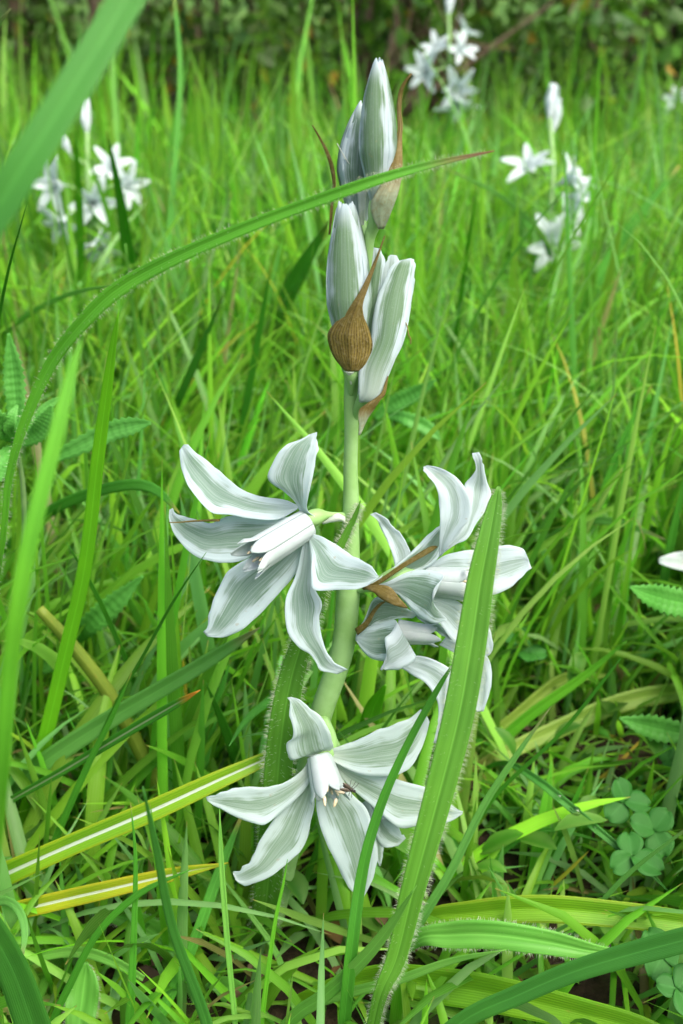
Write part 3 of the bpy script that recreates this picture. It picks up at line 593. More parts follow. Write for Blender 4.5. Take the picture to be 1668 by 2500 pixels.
# ------------------------------------------------------------------ single blades and leaves that stand out
B = blade
B('grass_blade', 'very wide smooth green blade leaning high over all the other grass', 'grass blade', [(-1000, 3500), (-620, 2000), (-180, 780), (20, 437), (130, 262), (290, 0), (400, -190), (470, -330)], [50, 74, 88, 88, 86, 82, 64, 6], 0, 'g_blue', dd=[-1, .16, .135, .13, .13, .132, .134, .136], fold=.25, n=40, m=9)
B('grass_blade', 'small pale blade tip beside the wide slanting blade', 'grass blade', [(-420, 1500), (-160, 520), (-20, 90), (24, 20)], [20, 22, 18, 2], .30, 'g_grey')
B('grass_blade', 'blurred light green blade rising beside the bright upright blade', 'grass blade', [(-120, 2900), (-8, 1900), (26, 1502), (66, 1252), (128, 1002), (160, 870), (186, 780)], [28, 34, 38, 40, 36, 26, 4], 0, 'g_bright', dd=[-1, .165, .150, .146, .146, .147, .148], n=34)
B('grass_blade', 'bright lime upright blade left of the flowers with pointed tip', 'grass blade', [(30, 1960), (95, 1730), (150, 1500), (195, 1300), (225, 1050), (245, 900), (262, 775), (273, 712)], [30, 34, 33, 33, 31, 26, 14, 1], .262, 'lime', n=34, m=7, fold=.15, tilt=.3)
ob, G = B('arching_grass_blade', 'long hairy green blade arching in front of the upper buds', 'grass blade', [(-120, 2050), (-40, 1520), (5, 1250), (22, 1090), (60, 960), (120, 830), (190, 740), (270, 665), (400, 593), (600, 508), (800, 435), (900, 402), (1000, 375), (1135, 346)], [10, 14, 14, 18, 24, 29, 34, 38, 33, 29, 28, 23, 17, 2], 0, 'g_tipred', dd=[-1, .285, .262, .255, .25, .245, .24, .236, .231, .226, .222, .221, .221, .222], n=60, m=7, fold=.3, twist=.4)
hairs(G, ob, 1500, .0010, G[0, 3], .6, .000024, 2, (.4, 1))
ob, G = B('hairy_leaf', 'broad hairy green leaf standing in front of the right flowers', 'leaf', [(820, 2560), (868, 2300), (909, 2200), (946, 2050), (1000, 1850), (1052, 1645), (1082, 1475), (1102, 1340), (1119, 1250), (1136, 1160), (1145, 1116)], [22, 32, 46, 56, 66, 72, 70, 62, 52, 34, 7], 0, 'hairy', dd=[-1, .254, .25, .246, .243, .241, .240, .239, .238, .238, .238], n=60, m=11, fold=.28, th=.0006, wave=.06)
hairs(G, ob, 2800, .0013, G[0, 5], .66, .000024, 3, (.5, 1))
ob, G = B('hairy_leaf', 'hairy green leaf running up behind the left flower to the stem', 'leaf', [(600, 2180), (628, 1900), (645, 1700), (668, 1560), (705, 1440), (750, 1320), (790, 1235), (815, 1185), (827, 1150)], [58, 64, 64, 58, 44, 26, 18, 12, 2], 0, 'hairy', dd=[-1, .292, .280, .2755, .2712, .2678, .2662, .2645, .2630], n=46, m=9, fold=.3, th=.0005)
hairs(G, ob, 1800, .0017, G[0, 4], .6, .00004, 4)
B('grass_blade', 'thin dark blade crossing in front of the lowest flower', 'grass blade', [(772, 2560), (800, 2250), (830, 2010), (870, 1860), (930, 1720), (1000, 1590), (1052, 1505)], [26, 29, 26, 22, 18, 14, 1], .252, 'g_dark', dd=[-1, .258, .256, .255, .254, .253, .252], n=34, m=7)
B('striped_leaf', 'long yellow-green leaf with white midstripe reaching behind the hairy leaf', 'leaf', [(-330, 2190), (-120, 2065), (5, 2010), (150, 1945), (350, 1860), (500, 1791), (628, 1733), (690, 1700)], [40, 52, 54, 49, 49, 42, 28, 16], 0, 'striped', dd=[-1, .31, .298, .292, .287, .286, .290, .294], n=36, m=9, fold=.45, th=.0006)
B('striped_leaf', 'shorter yellowing leaf with white midstripe and pointed tip', 'leaf', [(-300, 2200), (-100, 2125), (15, 2096), (150, 2064), (250, 2041), (400, 2006), (524, 1981)], [30, 38, 42, 42, 40, 30, 2], 0, 'striped_y', dd=[-1, .31, .30, .296, .293, .290, .288], n=36, m=9, fold=.4, th=.0006)
B('grass_blade', 'narrow dark blade with a bright orange tip', 'grass blade', [(-160, 1960), (0, 1852), (150, 1766), (300, 1676), (400, 1618), (459, 1584)], [14, 16, 20, 22, 20, 2], .272, 'g_yellowtip', n=30, m=7)
B('grass_blade', 'wide grey-green blade slanting up to a point under the left flower', 'grass blade', [(-200, 1960), (0, 1822), (125, 1733), (250, 1652), (420, 1552), (520, 1490), (597, 1440)], [38, 42, 44, 42, 36, 28, 2], .30, 'g_grey', n=30, m=7)
B('broken_stalk', 'thick yellowish stalk with a ragged broken end', 'stalk', [(420, 1960), (340, 1762), (255, 1600), (165, 1480), (90, 1397)], [34, 34, 33, 30, 22], .325, 'stalk', n=24, fold=-.5, m=7, th=.0008)
for i, (lab, pts, w, td, mt) in enumerate([
    ('slim upright blade standing before the two striped leaves', [(288, 2520), (297, 2350), (306, 2176), (311, 1976), (300, 1843)], [22, 20, 16, 9, 1], .262, 'g_mid'),
    ('yellowish slim blade touching the lowest flower left petal tip', [(556, 2560), (540, 2350), (521, 2151), (508, 1976), (504, 1856)], [12, 12, 13, 12, 1], .266, 'g_pale'),
    ('thin needle blade under the lower left petal', [(585, 2520), (600, 2350), (630, 2126), (650, 2030), (660, 1972)], [12, 12, 9, 6, 1], .27, 'g_bright'),
    ('dark blade bending over the yellowing striped leaf tip', [(90, 2480), (120, 2350), (165, 2251), (225, 2141), (320, 2051), (437, 1996)], [18, 18, 17, 16, 15, 2], .262, 'g_dark'),
    ('blurred dark blade crossing both striped leaves', [(520, 2560), (475, 2350), (395, 2126), (360, 1951), (328, 1806)], [28, 27, 22, 17, 3], .205, 'g_blue'),
    ('flat mid green blade slanting below the lowest flower left petal', [(300, 2500), (360, 2350), (440, 2176), (500, 2010), (552, 1878)], [24, 25, 25, 24, 8], .30, 'g_mid'),
    ('broad bluish blade leaning beside the base of the striped leaves', [(160, 2560), (80, 2365), (28, 2225), (-40, 2110), (-140, 1990)], [80, 82, 78, 70, 20], .20, 'g_blue'),
    ('curled grey-green blade drooping over the broad bluish blade', [(-260, 2300), (-80, 2110), (0, 2068), (38, 2082), (57, 2135), (47, 2218)], [22, 22, 22, 21, 17, 3], .262, 'g_grey'),
    ('pale blade bent into a low arch', [(-10, 2330), (50, 2218), (125, 2188), (200, 2187), (265, 2210), (330, 2246)], [18, 22, 25, 26, 25, 14], .285, 'g_pale'),
    ('narrow blade leaning right from the striped leaf', [(70, 2100), (118, 1950), (200, 1760), (255, 1650), (302, 1545)], [16, 17, 15, 11, 1], .285, 'g_mid'),
    ('thread-thin dark blade with its tip over the left flower petal', [(150, 1930), (215, 1730), (275, 1598), (325, 1512), (400, 1377), (473, 1268)], [8, 9, 8, 8, 6, 1], .254, 'g_dark'),
    ('narrow dark blade leaning left below the arched blade', [(370, 1780), (312, 1577), (262, 1452), (215, 1352), (153, 1245)], [12, 13, 12, 10, 2], .31, 'g_dark'),
    ('arched green blade bending toward the left flower', [(-120, 1480), (0, 1277), (50, 1227), (125, 1167), (225, 1127), (310, 1112), (362, 1127), (412, 1178)], [20, 22, 24, 26, 26, 26, 22, 3], .30, 'g_mid'),
    ('pale lime blade lying low across the hairy leaf foot', [(560, 2440), (700, 2318), (784, 2283), (909, 2251), (1034, 2206), (1162, 2180)], [24, 26, 24, 22, 16, 2], .25, 'g_pale'),
    ('pale blade curving up across the hairy leaf foot', [(600, 2470), (670, 2340), (745, 2285), (834, 2201), (899, 2121), (956, 2033)], [30, 32, 34, 31, 22, 1], .236, 'g_pale'),
    ('straight pale blade rising right of the hairy leaf', [(820, 2420), (880, 2270), (964, 2116), (1034, 2001), (1109, 1851), (1184, 1736), (1265, 1621)], [20, 22, 22, 20, 17, 13, 1], .262, 'g_grey'),
    ('hair-thin blade crossing behind the straight pale blade', [(1040, 1990), (1134, 1831), (1284, 1686), (1394, 1551), (1424, 1512)], [9, 10, 9, 7, 1], .30, 'g_dark'),
    ('broad dark bluish blade sweeping over the wide strap leaves', [(820, 2560), (1050, 2352), (1184, 2286), (1334, 2224), (1568, 2158), (1760, 2110)], [34, 42, 48, 52, 60, 40], .222, 'g_blue'),
    ('small pale blade lying flat among the clover', [(1010, 1880), (1064, 1862), (1184, 1860), (1288, 1866)], [10, 15, 15, 4], .345, 'g_grey'),
    ('flat bright blade standing beside the wet blade', [(1215, 2080), (1230, 1990), (1250, 1876), (1266, 1748)], [24, 32, 32, 2], .335, 'g_bright'),
    ('thin pale blade slanting down from the clover', [(1120, 2290), (1184, 2236), (1319, 2146), (1384, 2066), (1459, 1991), (1620, 1870)], [12, 13, 12, 12, 11, 4], .265, 'g_grey'),
    ('narrow blade leaning beside the flat bright blade', [(1240, 2050), (1264, 1976), (1314, 1851), (1351, 1762)], [14, 15, 13, 1], .325, 'g_mid'),
    ('bent pale blade arching over the bare soil patch', [(1180, 1420), (1222, 1285), (1284, 1222), (1359, 1195), (1434, 1204), (1526, 1238)], [16, 18, 20, 19, 17, 2], .41, 'g_grey'),
    ('dark narrow blade lying across the upright ones by the right flower', [(1120, 1200), (1169, 1102), (1284, 1062), (1412, 990)], [12, 13, 13, 2], .43, 'g_dark'),
    ('long diagonal green blade right of the bare soil', [(1270, 1500), (1314, 1342), (1379, 1152), (1434, 1002), (1496, 885)], [20, 22, 20, 15, 2], .42, 'g_mid'),
    ('stiff blade hanging point down near the right flower', [(1205, 1120), (1200, 990), (1215, 925), (1229, 1052), (1251, 1214)], [12, 14, 15, 15, 2], .44, 'g_grey'),
    ('pointed bluish blade leaning left of the bud stem', [(330, 1150), (390, 967), (450, 827), (515, 672)], [16, 18, 19, 1], .40, 'g_grey'),
    ('tall jointed grass stalk left of the flowers', [(392, 1240), (376, 1080), (350, 900), (310, 740), (288, 560)], [9, 10, 11, 9, 4], .42, 'g_pale'),
    ('long light blade right of the left flower top', [(520, 1260), (542, 1102), (556, 985), (597, 752), (622, 610)], [16, 17, 17, 14, 1], .42, 'g_mid'),
    ('wide blade standing before the white flowers at left', [(322, 960), (310, 750), (293, 575), (270, 425), (244, 300)], [40, 38, 30, 17, 1], .46, 'g_mid'),
    ('upright blade covering part of the left white flowers', [(170, 900), (185, 640), (180, 430), (172, 300)], [16, 18, 17, 2], .55, 'g_bright'),
    ('tall thin blade reaching up to the dark hedge', [(650, 600), (672, 380), (690, 150), (720, -20)], [12, 13, 11, 4], 1.0, 'g_bright'),
    ('very tall straight blade left of the bud spike', [(350, 1060), (370, 750), (392, 500), (414, 180), (398, -30)], [13, 15, 14, 12, 6], .62, 'g_mid'),
    ('tall pale blade beside the wide slanting blade', [(285, 760), (280, 520), (262, 200), (250, 60)], [14, 15, 13, 3], .78, 'g_pale'),
    ('low blade leaning toward the arching hairy blade', [(-160, 900), (0, 772), (80, 712), (170, 672), (262, 654)], [10, 12, 13, 11, 2], .33, 'g_pale'),
    ('hair-thin blade at the side of the blurred blade', [(-60, 1400), (-12, 820), (15, 640), (64, 460)], [8, 8, 7, 1], .25, 'g_dark'),
    ('pale bent blade lying behind the tip of the arching blade', [(1300, 760), (1255, 560), (1209, 500), (1134, 440), (1019, 385)], [10, 12, 11, 10, 2], .55, 'g_grey'),
    ('thin upright blade behind the upper buds', [(1020, 1010), (1044, 790), (1069, 600), (1096, 425)], [11, 12, 10, 1], .46, 'g_bright'),
    ('broad pale leaf behind the middle bud', [(560, 960), (630, 740), (690, 620), (757, 505)], [36, 42, 38, 3], .47, 'g_grey'),
    ('short lime leaf between the stem and the right flowers', [(800, 1830), (838, 1700), (858, 1625), (885, 1572)], [34, 44, 40, 6], .315, 'lime'),
    ('dark pointed blade left of the lower hairy leaf', [(575, 1860), (548, 1760), (512, 1660), (472, 1565)], [24, 26, 20, 1], .31, 'g_dark'),
    ('curved thin bluish blade ending left of the hairy leaf', [(720, 1720), (660, 1590), (600, 1622), (560, 1660), (526, 1712)], [12, 16, 18, 14, 2], .29, 'g_blue'),
    ('pale blade under the lowest flower', [(700, 2400), (640, 2200), (560, 2080), (505, 2010)], [14, 14, 10, 2], .30, 'g_pale'),
    ('long dark blade standing beside the half showing white flower', [(1480, 1560), (1515, 1380), (1550, 1200), (1600, 1000)], [20, 22, 18, 4], .41, 'g_dark'),
    ('broad blurred blade leaning right behind the right flower', [(1180, 1010), (1290, 800), (1420, 560), (1560, 380)], [26, 30, 26, 6], .62, 'g_mid'),
    ('green strap blade slanting right above the pink blade', [(1060, 1790), (1200, 1655), (1330, 1560), (1440, 1470)], [24, 26, 20, 2], .36, 'g_bright'),
    ('bent stem of grass low beside the clover', [(1060, 2080), (1150, 1960), (1250, 1905), (1400, 1935)], [10, 12, 11, 2], .33, 'g_mid')]):
    B('grass_blade', lab, 'grass blade', pts, w, td, mt, n=26, m=5 if max(w) < 30 else 7, fold=rnd.uniform(.2, .5), twist=rnd.uniform(-.6, .6), seed=i)
wet, GW = B('grass_blade', 'narrow green blade carrying water drops beside the clover', 'grass blade', [(1070, 1790), (1154, 1751), (1234, 1791), (1314, 1856), (1409, 1936), (1484, 1996), (1536, 2048)], [9, 12, 19, 20, 17, 12, 1], .305, 'g_blue', n=36, m=7, fold=.5, dd=[-1, .34, .325, .318, .312, .308, .305])
B('strap_leaf', 'wide yellow-green strap leaf with brown edge streaks', 'leaf', [(860, 2250), (960, 2118), (1084, 2096), (1234, 2086), (1384, 2096), (1568, 2118), (1740, 2150)], [20, 36, 58, 64, 62, 54, 20], 0, 'strap_brown', dd=[-1, .296, .288, .284, .282, .28, .28], n=34, m=9, fold=.4, th=.0006)
ob, G = B('plantain_leaf', 'pale hairy tongue-shaped leaf lying right of the hairy leaf', 'leaf', [(830, 2290), (949, 2160), (1034, 2146), (1134, 2146), (1259, 2163), (1359, 2183), (1432, 2184)], [12, 36, 62, 66, 58, 36, 2], 0, 'hairy_pale', dd=[-1, .278, .272, .268, .266, .266, .268], n=36, m=9, fold=.25, th=.0006, wave=.12)
hairs(G, ob, 700, .0011, G[0, 4], .6, .000035, 6)
B('strap_leaf', 'wide yellow-green strap leaf low under the pale tongue-shaped leaf', 'leaf', [(620, 2330), (840, 2250), (1034, 2266), (1184, 2293), (1334, 2328), (1480, 2368), (1650, 2440)], [30, 62, 86, 84, 74, 62, 20], 0, 'strap', dd=[-1, .292, .284, .278, .272, .266, .262], n=34, m=9, fold=.35, th=.0006)
B('pale_leaf', 'pale strap leaf with a reddish base behind the right flowers', 'leaf', [(1060, 1800), (1130, 1745), (1284, 1672), (1434, 1611), (1568, 1588), (1700, 1590)], [20, 34, 42, 44, 42, 20], .40, 'pinkbase', n=30, m=7, fold=.3, th=.0005)
B('pale_leaf', 'second pale strap leaf lying above the reddish one', 'leaf', [(1090, 1720), (1180, 1650), (1300, 1560), (1400, 1550)], [20, 30, 34, 4], .40, 'pinkish', n=24, m=7)
ob, G = B('plantain_leaf', 'downy pale leaf lying under the yellowing striped leaf', 'leaf', [(470, 2330), (405, 2190), (360, 2146), (300, 2112), (250, 2098), (205, 2091)], [24, 46, 62, 52, 32, 2], .315, 'hairy_pale', n=30, m=9, fold=.25, th=.0005, wave=.1)
hairs(G, ob, 350, .0010, G[0, 4], .6, .000035, 7)
ob, G = B('plantain_leaf', 'upright oval downy leaf in the near left grass', 'leaf', [(182, 2480), (183, 2350), (190, 2285), (196, 2240), (199, 2208)], [20, 66, 74, 54, 4], .29, 'hairy_pale', n=30, m=9, fold=.3, th=.0005, wave=.14)
hairs(G, ob, 350, .0010, G[0, 4], .7, .000035, 8)
ob, G = B('plantain_leaf', 'small downy leaf low between the slim upright blades', 'leaf', [(620, 2440), (575, 2330), (540, 2285), (505, 2262), (472, 2262)], [20, 62, 66, 46, 4], .31, 'hairy_pale', n=26, m=9, fold=.3, th=.0005, wave=.14)
for i, (lab, p_, w_, td) in enumerate([('short yellow dead blade lying in the grass right of the buds', [(1290, 868), (1324, 850), (1380, 838), (1441, 826)], [6, 12, 13, 5], .62),
        ('small yellow blade stuck upright near the bare soil', [(1412, 1400), (1402, 1340), (1390, 1295)], [8, 9, 3], .44),
        ('orange-yellow blade among the right hand grass', [(1300, 1850), (1400, 1770), (1490, 1680)], [9, 10, 2], .38),
        ('short yellow blade low in the left grass', [(388, 1640), (398, 1570), (405, 1512)], [9, 10, 2], .36)]):
    B('dead_blade', lab, 'grass blade', p_, w_, td, 'yellow', n=14, seed=i)

# drops of water lying on the wet blade
for i, (s, sz) in enumerate([(.44, .0011), (.535, .0015), (.62, .0007)]):
    k = int(s * 35); c = GW[k, 3]; nv = np.cross(GW[k, 6] - GW[k, 0], GW[k + 1, 3] - GW[k - 1, 3]); nv /= np.linalg.norm(nv); nv *= (1 if nv[2] > 0 else -1)
    tg_ = GW[k + 1, 3] - GW[k - 1, 3]; tg_ /= np.linalg.norm(tg_); sd_ = np.cross(nv, tg_); V = []; n_, k_ = 8, 14
    for a in range(n_):
        ph = math.pi / 2 * a / (n_ - 1) * 1.25 - .35
        for b_ in range(k_):
            th = 2 * math.pi * b_ / k_
            V.append(c + sz * (math.cos(ph) * (math.cos(th) * tg_ * 1.15 + math.sin(th) * sd_) + (math.sin(ph) + .25) * .85 * nv))
    fs = [[a * k_ + b_, a * k_ + (b_ + 1) % k_, (a + 1) * k_ + (b_ + 1) % k_, (a + 1) * k_ + b_] for a in range(n_ - 1) for b_ in range(k_)] + [list(range(k_))[::-1], list(range((n_ - 1) * k_, n_ * k_))]
    tag(mesh_obj('water_drop', V, fs, M['water'], None, c), ['clear water drop on the narrow blade nearer its base', 'largest clear water drop on the narrow blade', 'tiniest water drop farther along the narrow blade'][i], 'water drop')

# ------------------------------------------------------------------ toothed-leaf weeds and clover
def weed(root_px, label, leaves, stem=None):
    r0 = P(root_px[0] * K, root_px[1] * K, gdepth(root_px[1] * K)); r0[2] = 0
    t = thing('weed_plant', r0, label, 'weed')
    if stem:
        a = cr(np.array([(x * K, y * K, d) for x, y, d in stem], float), 14); q = PA(a[:, 0], a[:, 1], a[:, 2]); q = np.r_[[r0 - [0, 0, .004]], q]
        mesh_obj('stem', *tube(q, np.linspace(.0011, .0006, len(q)), 7), M['stem_low'], t, r0)
    for i, (pts, w, dd) in enumerate(leaves):
        B('leaf', None, None, pts, w, 0, 'serrate', dd=dd, n=43, m=7, fold=.3, th=.0004, parent=t, org=r0, serr=.28, wave=.12, seed=i)
    return t
weed((70, 1420), 'toothed dark green weed rosette beside the lower arching hairy blade',
     [([(30, 1000), (36, 930), (30, 850), (20, 765)], [16, 44, 46, 6], [.33, .328, .325, .322]), ([(100, 1060), (165, 1032), (250, 992), (300, 978), (346, 970)], [14, 36, 46, 40, 8], [.335, .33, .325, .322, .32]),
      ([(40, 1020), (80, 1000), (105, 968), (118, 930)], [14, 40, 44, 6], [.33, .325, .32, .318]), ([(35, 1015), (15, 990), (-20, 960), (-70, 950)], [14, 44, 48, 8], [.33, .32, .312, .31]),
      ([(40, 1020), (10, 1050), (-10, 1090), (-25, 1130)], [14, 40, 40, 6], [.33, .322, .32, .322]), ([(45, 1015), (90, 950), (120, 925), (145, 912)], [8, 20, 18, 4], [.334, .333, .333, .333]),
      ([(36, 1010), (20, 985), (28, 955), (40, 930)], [10, 26, 24, 6], [.326, .318, .316, .318])], [(58, 1250, .352), (56, 1170, .345), (50, 1090, .338), (36, 1010, .330)])
weed((180, 1530), 'toothed pale leaf pair lying below the arched blade', [([(170, 1475), (200, 1440), (255, 1392), (328, 1322)], [18, 46, 50, 6], [.385, .372, .365, .36]), ([(60, 1560), (90, 1530), (130, 1515), (145, 1500)], [12, 40, 36, 6], [.37, .365, .36, .36])], [(175, 1500, .392), (168, 1480, .386)])
weed((1640, 1480), 'toothed bluish weed leaf just under the half showing white flower', [([(1660, 1395), (1568, 1385), (1500, 1368), (1446, 1347)], [30, 62, 54, 6], [.36, .352, .345, .34])], [(1650, 1440, .375), (1660, 1395, .36)])
weed((1640, 1800), 'toothed broad leaf lying beside the reddish pale strap leaf', [([(1660, 1705), (1568, 1685), (1490, 1668), (1422, 1648)], [30, 50, 54, 6], [.36, .356, .352, .35])], [(1650, 1750, .362), (1660, 1705, .36)])
weed((720, 1010), 'small soft weed with narrow leaves behind the middle stem', [([(860, 960), (900, 930), (950, 905), (1000, 872)], [14, 34, 36, 5], [.43, .425, .42, .415]), ([(880, 950), (930, 960), (985, 985), (1010, 1010)], [14, 30, 30, 5], [.43, .42, .42, .42])], [(840, 1010, .445), (870, 955, .43)])

LF = []
def leaflet_mesh(s):
    n, m = 12, 7; G = np.zeros((n, m, 3))
    for i in range(n):
        v = i / (n - 1); w = .46 * math.sin(math.pi * min(1, .06 + v * .9)) ** .75 * (1 + .25 * v) if v < .99 else .12
        for j in range(m):
            t = -1 + 2 * j / (m - 1); G[i, j] = (t * w, v - (.10 * (1 - abs(t)) ** 2 if v > .9 else 0), .10 * abs(t) - .22 * v * v + .12 * v)
    o = sheet('leaflet_tmp', G, .03, M['clover']); me = o.data; bpy.data.objects.remove(o); return me
LM = leaflet_mesh(1)
def clover(spots, label, group=None):
    """spots: (x, y, depth, leaflet mm, spin, tilt) of each three-part leaf"""
    sx, sy = spots[0][0] * K, (spots[0][1] + 90) * K
    r0 = P(sx, sy, gdepth(sy)); r0[2] = 0
    t = thing('clover', r0, label, 'clover', group)
    for (x, y, d, mmz, spin, tilt) in spots:
        c = P(x * K, y * K, d); c[2] = max(c[2], .012)
        st = cr(np.array([r0 + [rnd.uniform(-.004, .004), rnd.uniform(-.004, .004), -.004], r0 * .6 + c * .4 + [.003, 0, .004], c]), 8)
        mesh_obj('leaf_stalk', *tube(st, .0005, 6), M['stem_low'], t, r0)
        base = Matrix.Translation(Vector(c - r0)) @ Matrix.Rotation(math.radians(tilt), 4, 'X')
        for k in range(3):
            o = bpy.data.objects.new('leaflet', LM); COL.objects.link(o); o.parent = t
            o.matrix_local = base @ Matrix.Rotation(math.radians(spin + 120 * k + rnd.uniform(-8, 8)), 4, 'Z') @ Matrix.Rotation(math.radians(rnd.uniform(-5, 35)), 4, 'X') @ Matrix.Rotation(math.radians(rnd.uniform(-15, 15)), 4, 'Y') @ Matrix.Scale(mmz * .001 * rnd.uniform(.8, 1.1), 4)
clover([(1432, 1840, .325, 8.5, 20, 28), (1500, 1905, .318, 8, 70, 22), (1450, 1965, .306, 8.5, 5, 26)], 'clover with wide rounded leaflets beside the wet blade')
clover([(1212, 1500, .40, 8, 40, 20), (1180, 1470, .405, 7, 80, 25)], 'dark clover right of the flowers near the bare soil')
clover([(230, 1930, .335, 7.5, 10, 20), (205, 1660, .38, 8, 60, 15)], 'low clover under the long striped leaf')
clover([(1540, 1760, .37, 8, 50, 15), (1560, 1840, .35, 8, 0, 20)], 'clover low under the toothed broad leaf')
clover([(300, 1900, .345, 8, 95, 10)], 'single clover leaf in shade between the striped leaves')
clover([(1520, 2190, .275, 7, 30, 25), (1555, 2270, .262, 7, 80, 20)], 'clover peeping out above the dark bluish blade')

# ------------------------------------------------------------------ white-flowered spikes farther off
def local_petal(n=16, m=9, curl=1.0, wid=.15, seed=0, a0=.15):
    r = np.random.default_rng(seed); G = np.zeros((n, m, 3)); ang = .25; x = .03; z = 0
    for i in range(n):
        v = i / (n - 1); w = wid * (math.sin(math.pi * min(1, .10 + .86 * v)) ** .8) + .012
        a = a0 + curl * 1.25 * v ** .8
        if i: x += math.sin(a) / (n - 1); z += math.cos(a) / (n - 1)
        for j in range(m):
            t = -1 + 2 * j / (m - 1)
            nx, nz = math.cos(a), -math.sin(a)
            c = .35 * w * t * t + .02 * math.sin(9 * v + 3 * t + seed) * abs(t)
            G[i, j] = (x - nx * c, t * w, z - nz * c)
    o = sheet('tmp', G, .012, M['petal_far']); me = o.data; bpy.data.objects.remove(o); return me
PM = [local_petal(curl=c, seed=k, a0=a) for k, (c, a) in enumerate(((.75, .25), (1.0, .3), (1.25, .3), (-.36, .26)))]
def local_core():
    V, F_ = tube([(0, 0, -.35), (0, 0, -.12), (0, 0, 0), (0, 0, .12)], [.025, .03, .075, .06], 8)
    for k in range(6):
        a0 = k * math.pi / 3; o = len(V)
        for s, rr, hw in ((0, .05, .5), (.2, .10, .5), (.38, .115, .42), (.46, .12, .1)):
            for t in (-1, 0, 1): V.append((rr * math.cos(a0 + t * hw), rr * math.sin(a0 + t * hw), s))
        for i in range(3):
            for j in range(2): F_.append([o + i * 3 + j, o + i * 3 + j + 1, o + i * 3 + j + 4, o + i * 3 + j + 3])
    o = mesh_obj('tmp', V, F_, M['filament']); me = o.data; bpy.data.objects.remove(o); return me
CM = local_core()
def far_plant(label, root, spots, group='white-flowered spikes in the grass behind'):
    """spots: (x, y, depth, kind, axis (right, up, towards viewer), petal length mm)"""
    x, y = root[0] * K, root[1] * K
    r0 = P(x, y, gdepth(y)) if len(root) == 2 else P(x, y, root[2]); r0[2] = 0
    t = thing('star_of_bethlehem', r0, label, 'flower', group)
    pts = [P(a * K, b * K, d) for a, b, d, *_ in spots]
    top = max(pts, key=lambda q: q[2]); mid = np.mean(pts, axis=0)
    axis = cr(np.array([r0 - [0, 0, .004], r0 * .5 + mid * .5, mid, top]), 20)
    mesh_obj('stem', *tube(axis, np.linspace(.0026, .0012, 20), 8), M['stem'], t, r0)
    for (a, b, d, kind, ax, ln) in spots:
        c = P(a * K, b * K, d); A = RT * ax[0] + UP * ax[1] - FW * ax[2]; A /= np.linalg.norm(A)
        s = ln * .00086; q = Vector(A).to_track_quat('Z', 'Y').to_matrix().to_4x4()
        fo_ = bpy.data.objects.new('flower' if kind != 3 else 'bud', CM); COL.objects.link(fo_); fo_.parent = t
        mat = Matrix.Translation(Vector(c - r0)) @ q @ Matrix.Scale(s, 4); fo_.matrix_local = mat
        for k in range(6):
            if kind == 3 and k > 4: continue
            o = bpy.data.objects.new('petal', PM[kind if kind == 3 else (k + kind) % 3]); COL.objects.link(o); o.parent = fo_
            o.matrix_local = Matrix.Rotation(k * math.pi / 3 + rnd.uniform(-.15, .15), 4, 'Z') @ Matrix.Rotation(rnd.uniform(-.15, .15), 4, 'X') @ Matrix.Scale(rnd.uniform(.88, 1.08), 4)
        # flower stalk back to the stem
        e = c - A * s * .3; j = int(np.argmin(((axis - e) ** 2).sum(1))); j = max(0, j - 1)
        mesh_obj('flower_stalk', *tube(np.array([axis[j], (axis[j] + e) / 2 + [0, 0, .002], e]), [.0008, .0008, .0009], 6), M['stem'], t, r0)
far_plant('white flower spike partly hidden by blades beside the wide slanting blade', (215, 760), [(140, 425, .72, 0, (-.5, -.2, .8), 27), (212, 462, .73, 1, (.2, -.3, .6), 26), (278, 425, .73, 0, (.7, -.1, .5), 25), (228, 548, .72, 1, (-.1, -.9, .4), 26), (150, 500, .71, 2, (-.5, -.7, .5), 24), (200, 300, .72, 3, (0, 1, .1), 26), (160, 350, .72, 3, (-.4, .9, .2), 15), (250, 395, .74, 2, (.3, .2, .6), 22)])
far_plant('white flower spike standing before the dark hedge', (1020, 420), [(985, 165, 1.02, 0, (-.5, -.2, .8), 29), (1048, 120, 1.04, 1, (.4, .1, .7), 27), (1040, 195, 1.02, 0, (.3, -.6, .6), 29), (1062, 85, 1.05, 2, (.5, .6, .3), 24), (1030, 30, 1.04, 3, (.1, 1, 0), 30), (1005, 120, 1.05, 1, (-.2, .3, .6), 24), (1050, 225, 1.01, 2, (.1, -.9, .3), 28)])
far_plant('white flower spike with spread ragged flowers right of the arching blade tip', (1235, 820), [(1216, 395, .76, 1, (-.2, .35, .6), 25), (1292, 418, .74, 1, (.7, .3, .4), 27), (1308, 450, .73, 0, (.8, -.3, .4), 24), (1255, 560, .73, 0, (.15, -.25, .8), 29), (1285, 500, .74, 2, (.5, -.2, .6), 26), (1262, 268, .75, 3, (.15, 1, 0), 27), (1268, 300, .76, 3, (.2, 1, 0), 25)])
far_plant('smallest white flower spike, farthest off near the deep green shrub', (1572, 420), [(1556, 232, 1.25, 1, (-.4, 0, .8), 24), (1580, 260, 1.25, 0, (.5, -.3, .7), 26), (1590, 200, 1.25, 3, (.2, 1, 0), 22)])
far_plant('white flower half showing just above the toothed bluish leaf', (1660, 1560), [(1598, 1300, .42, 1, (.1, .1, .7), 27), (1640, 1180, .42, 0, (.6, .2, .6), 27)])

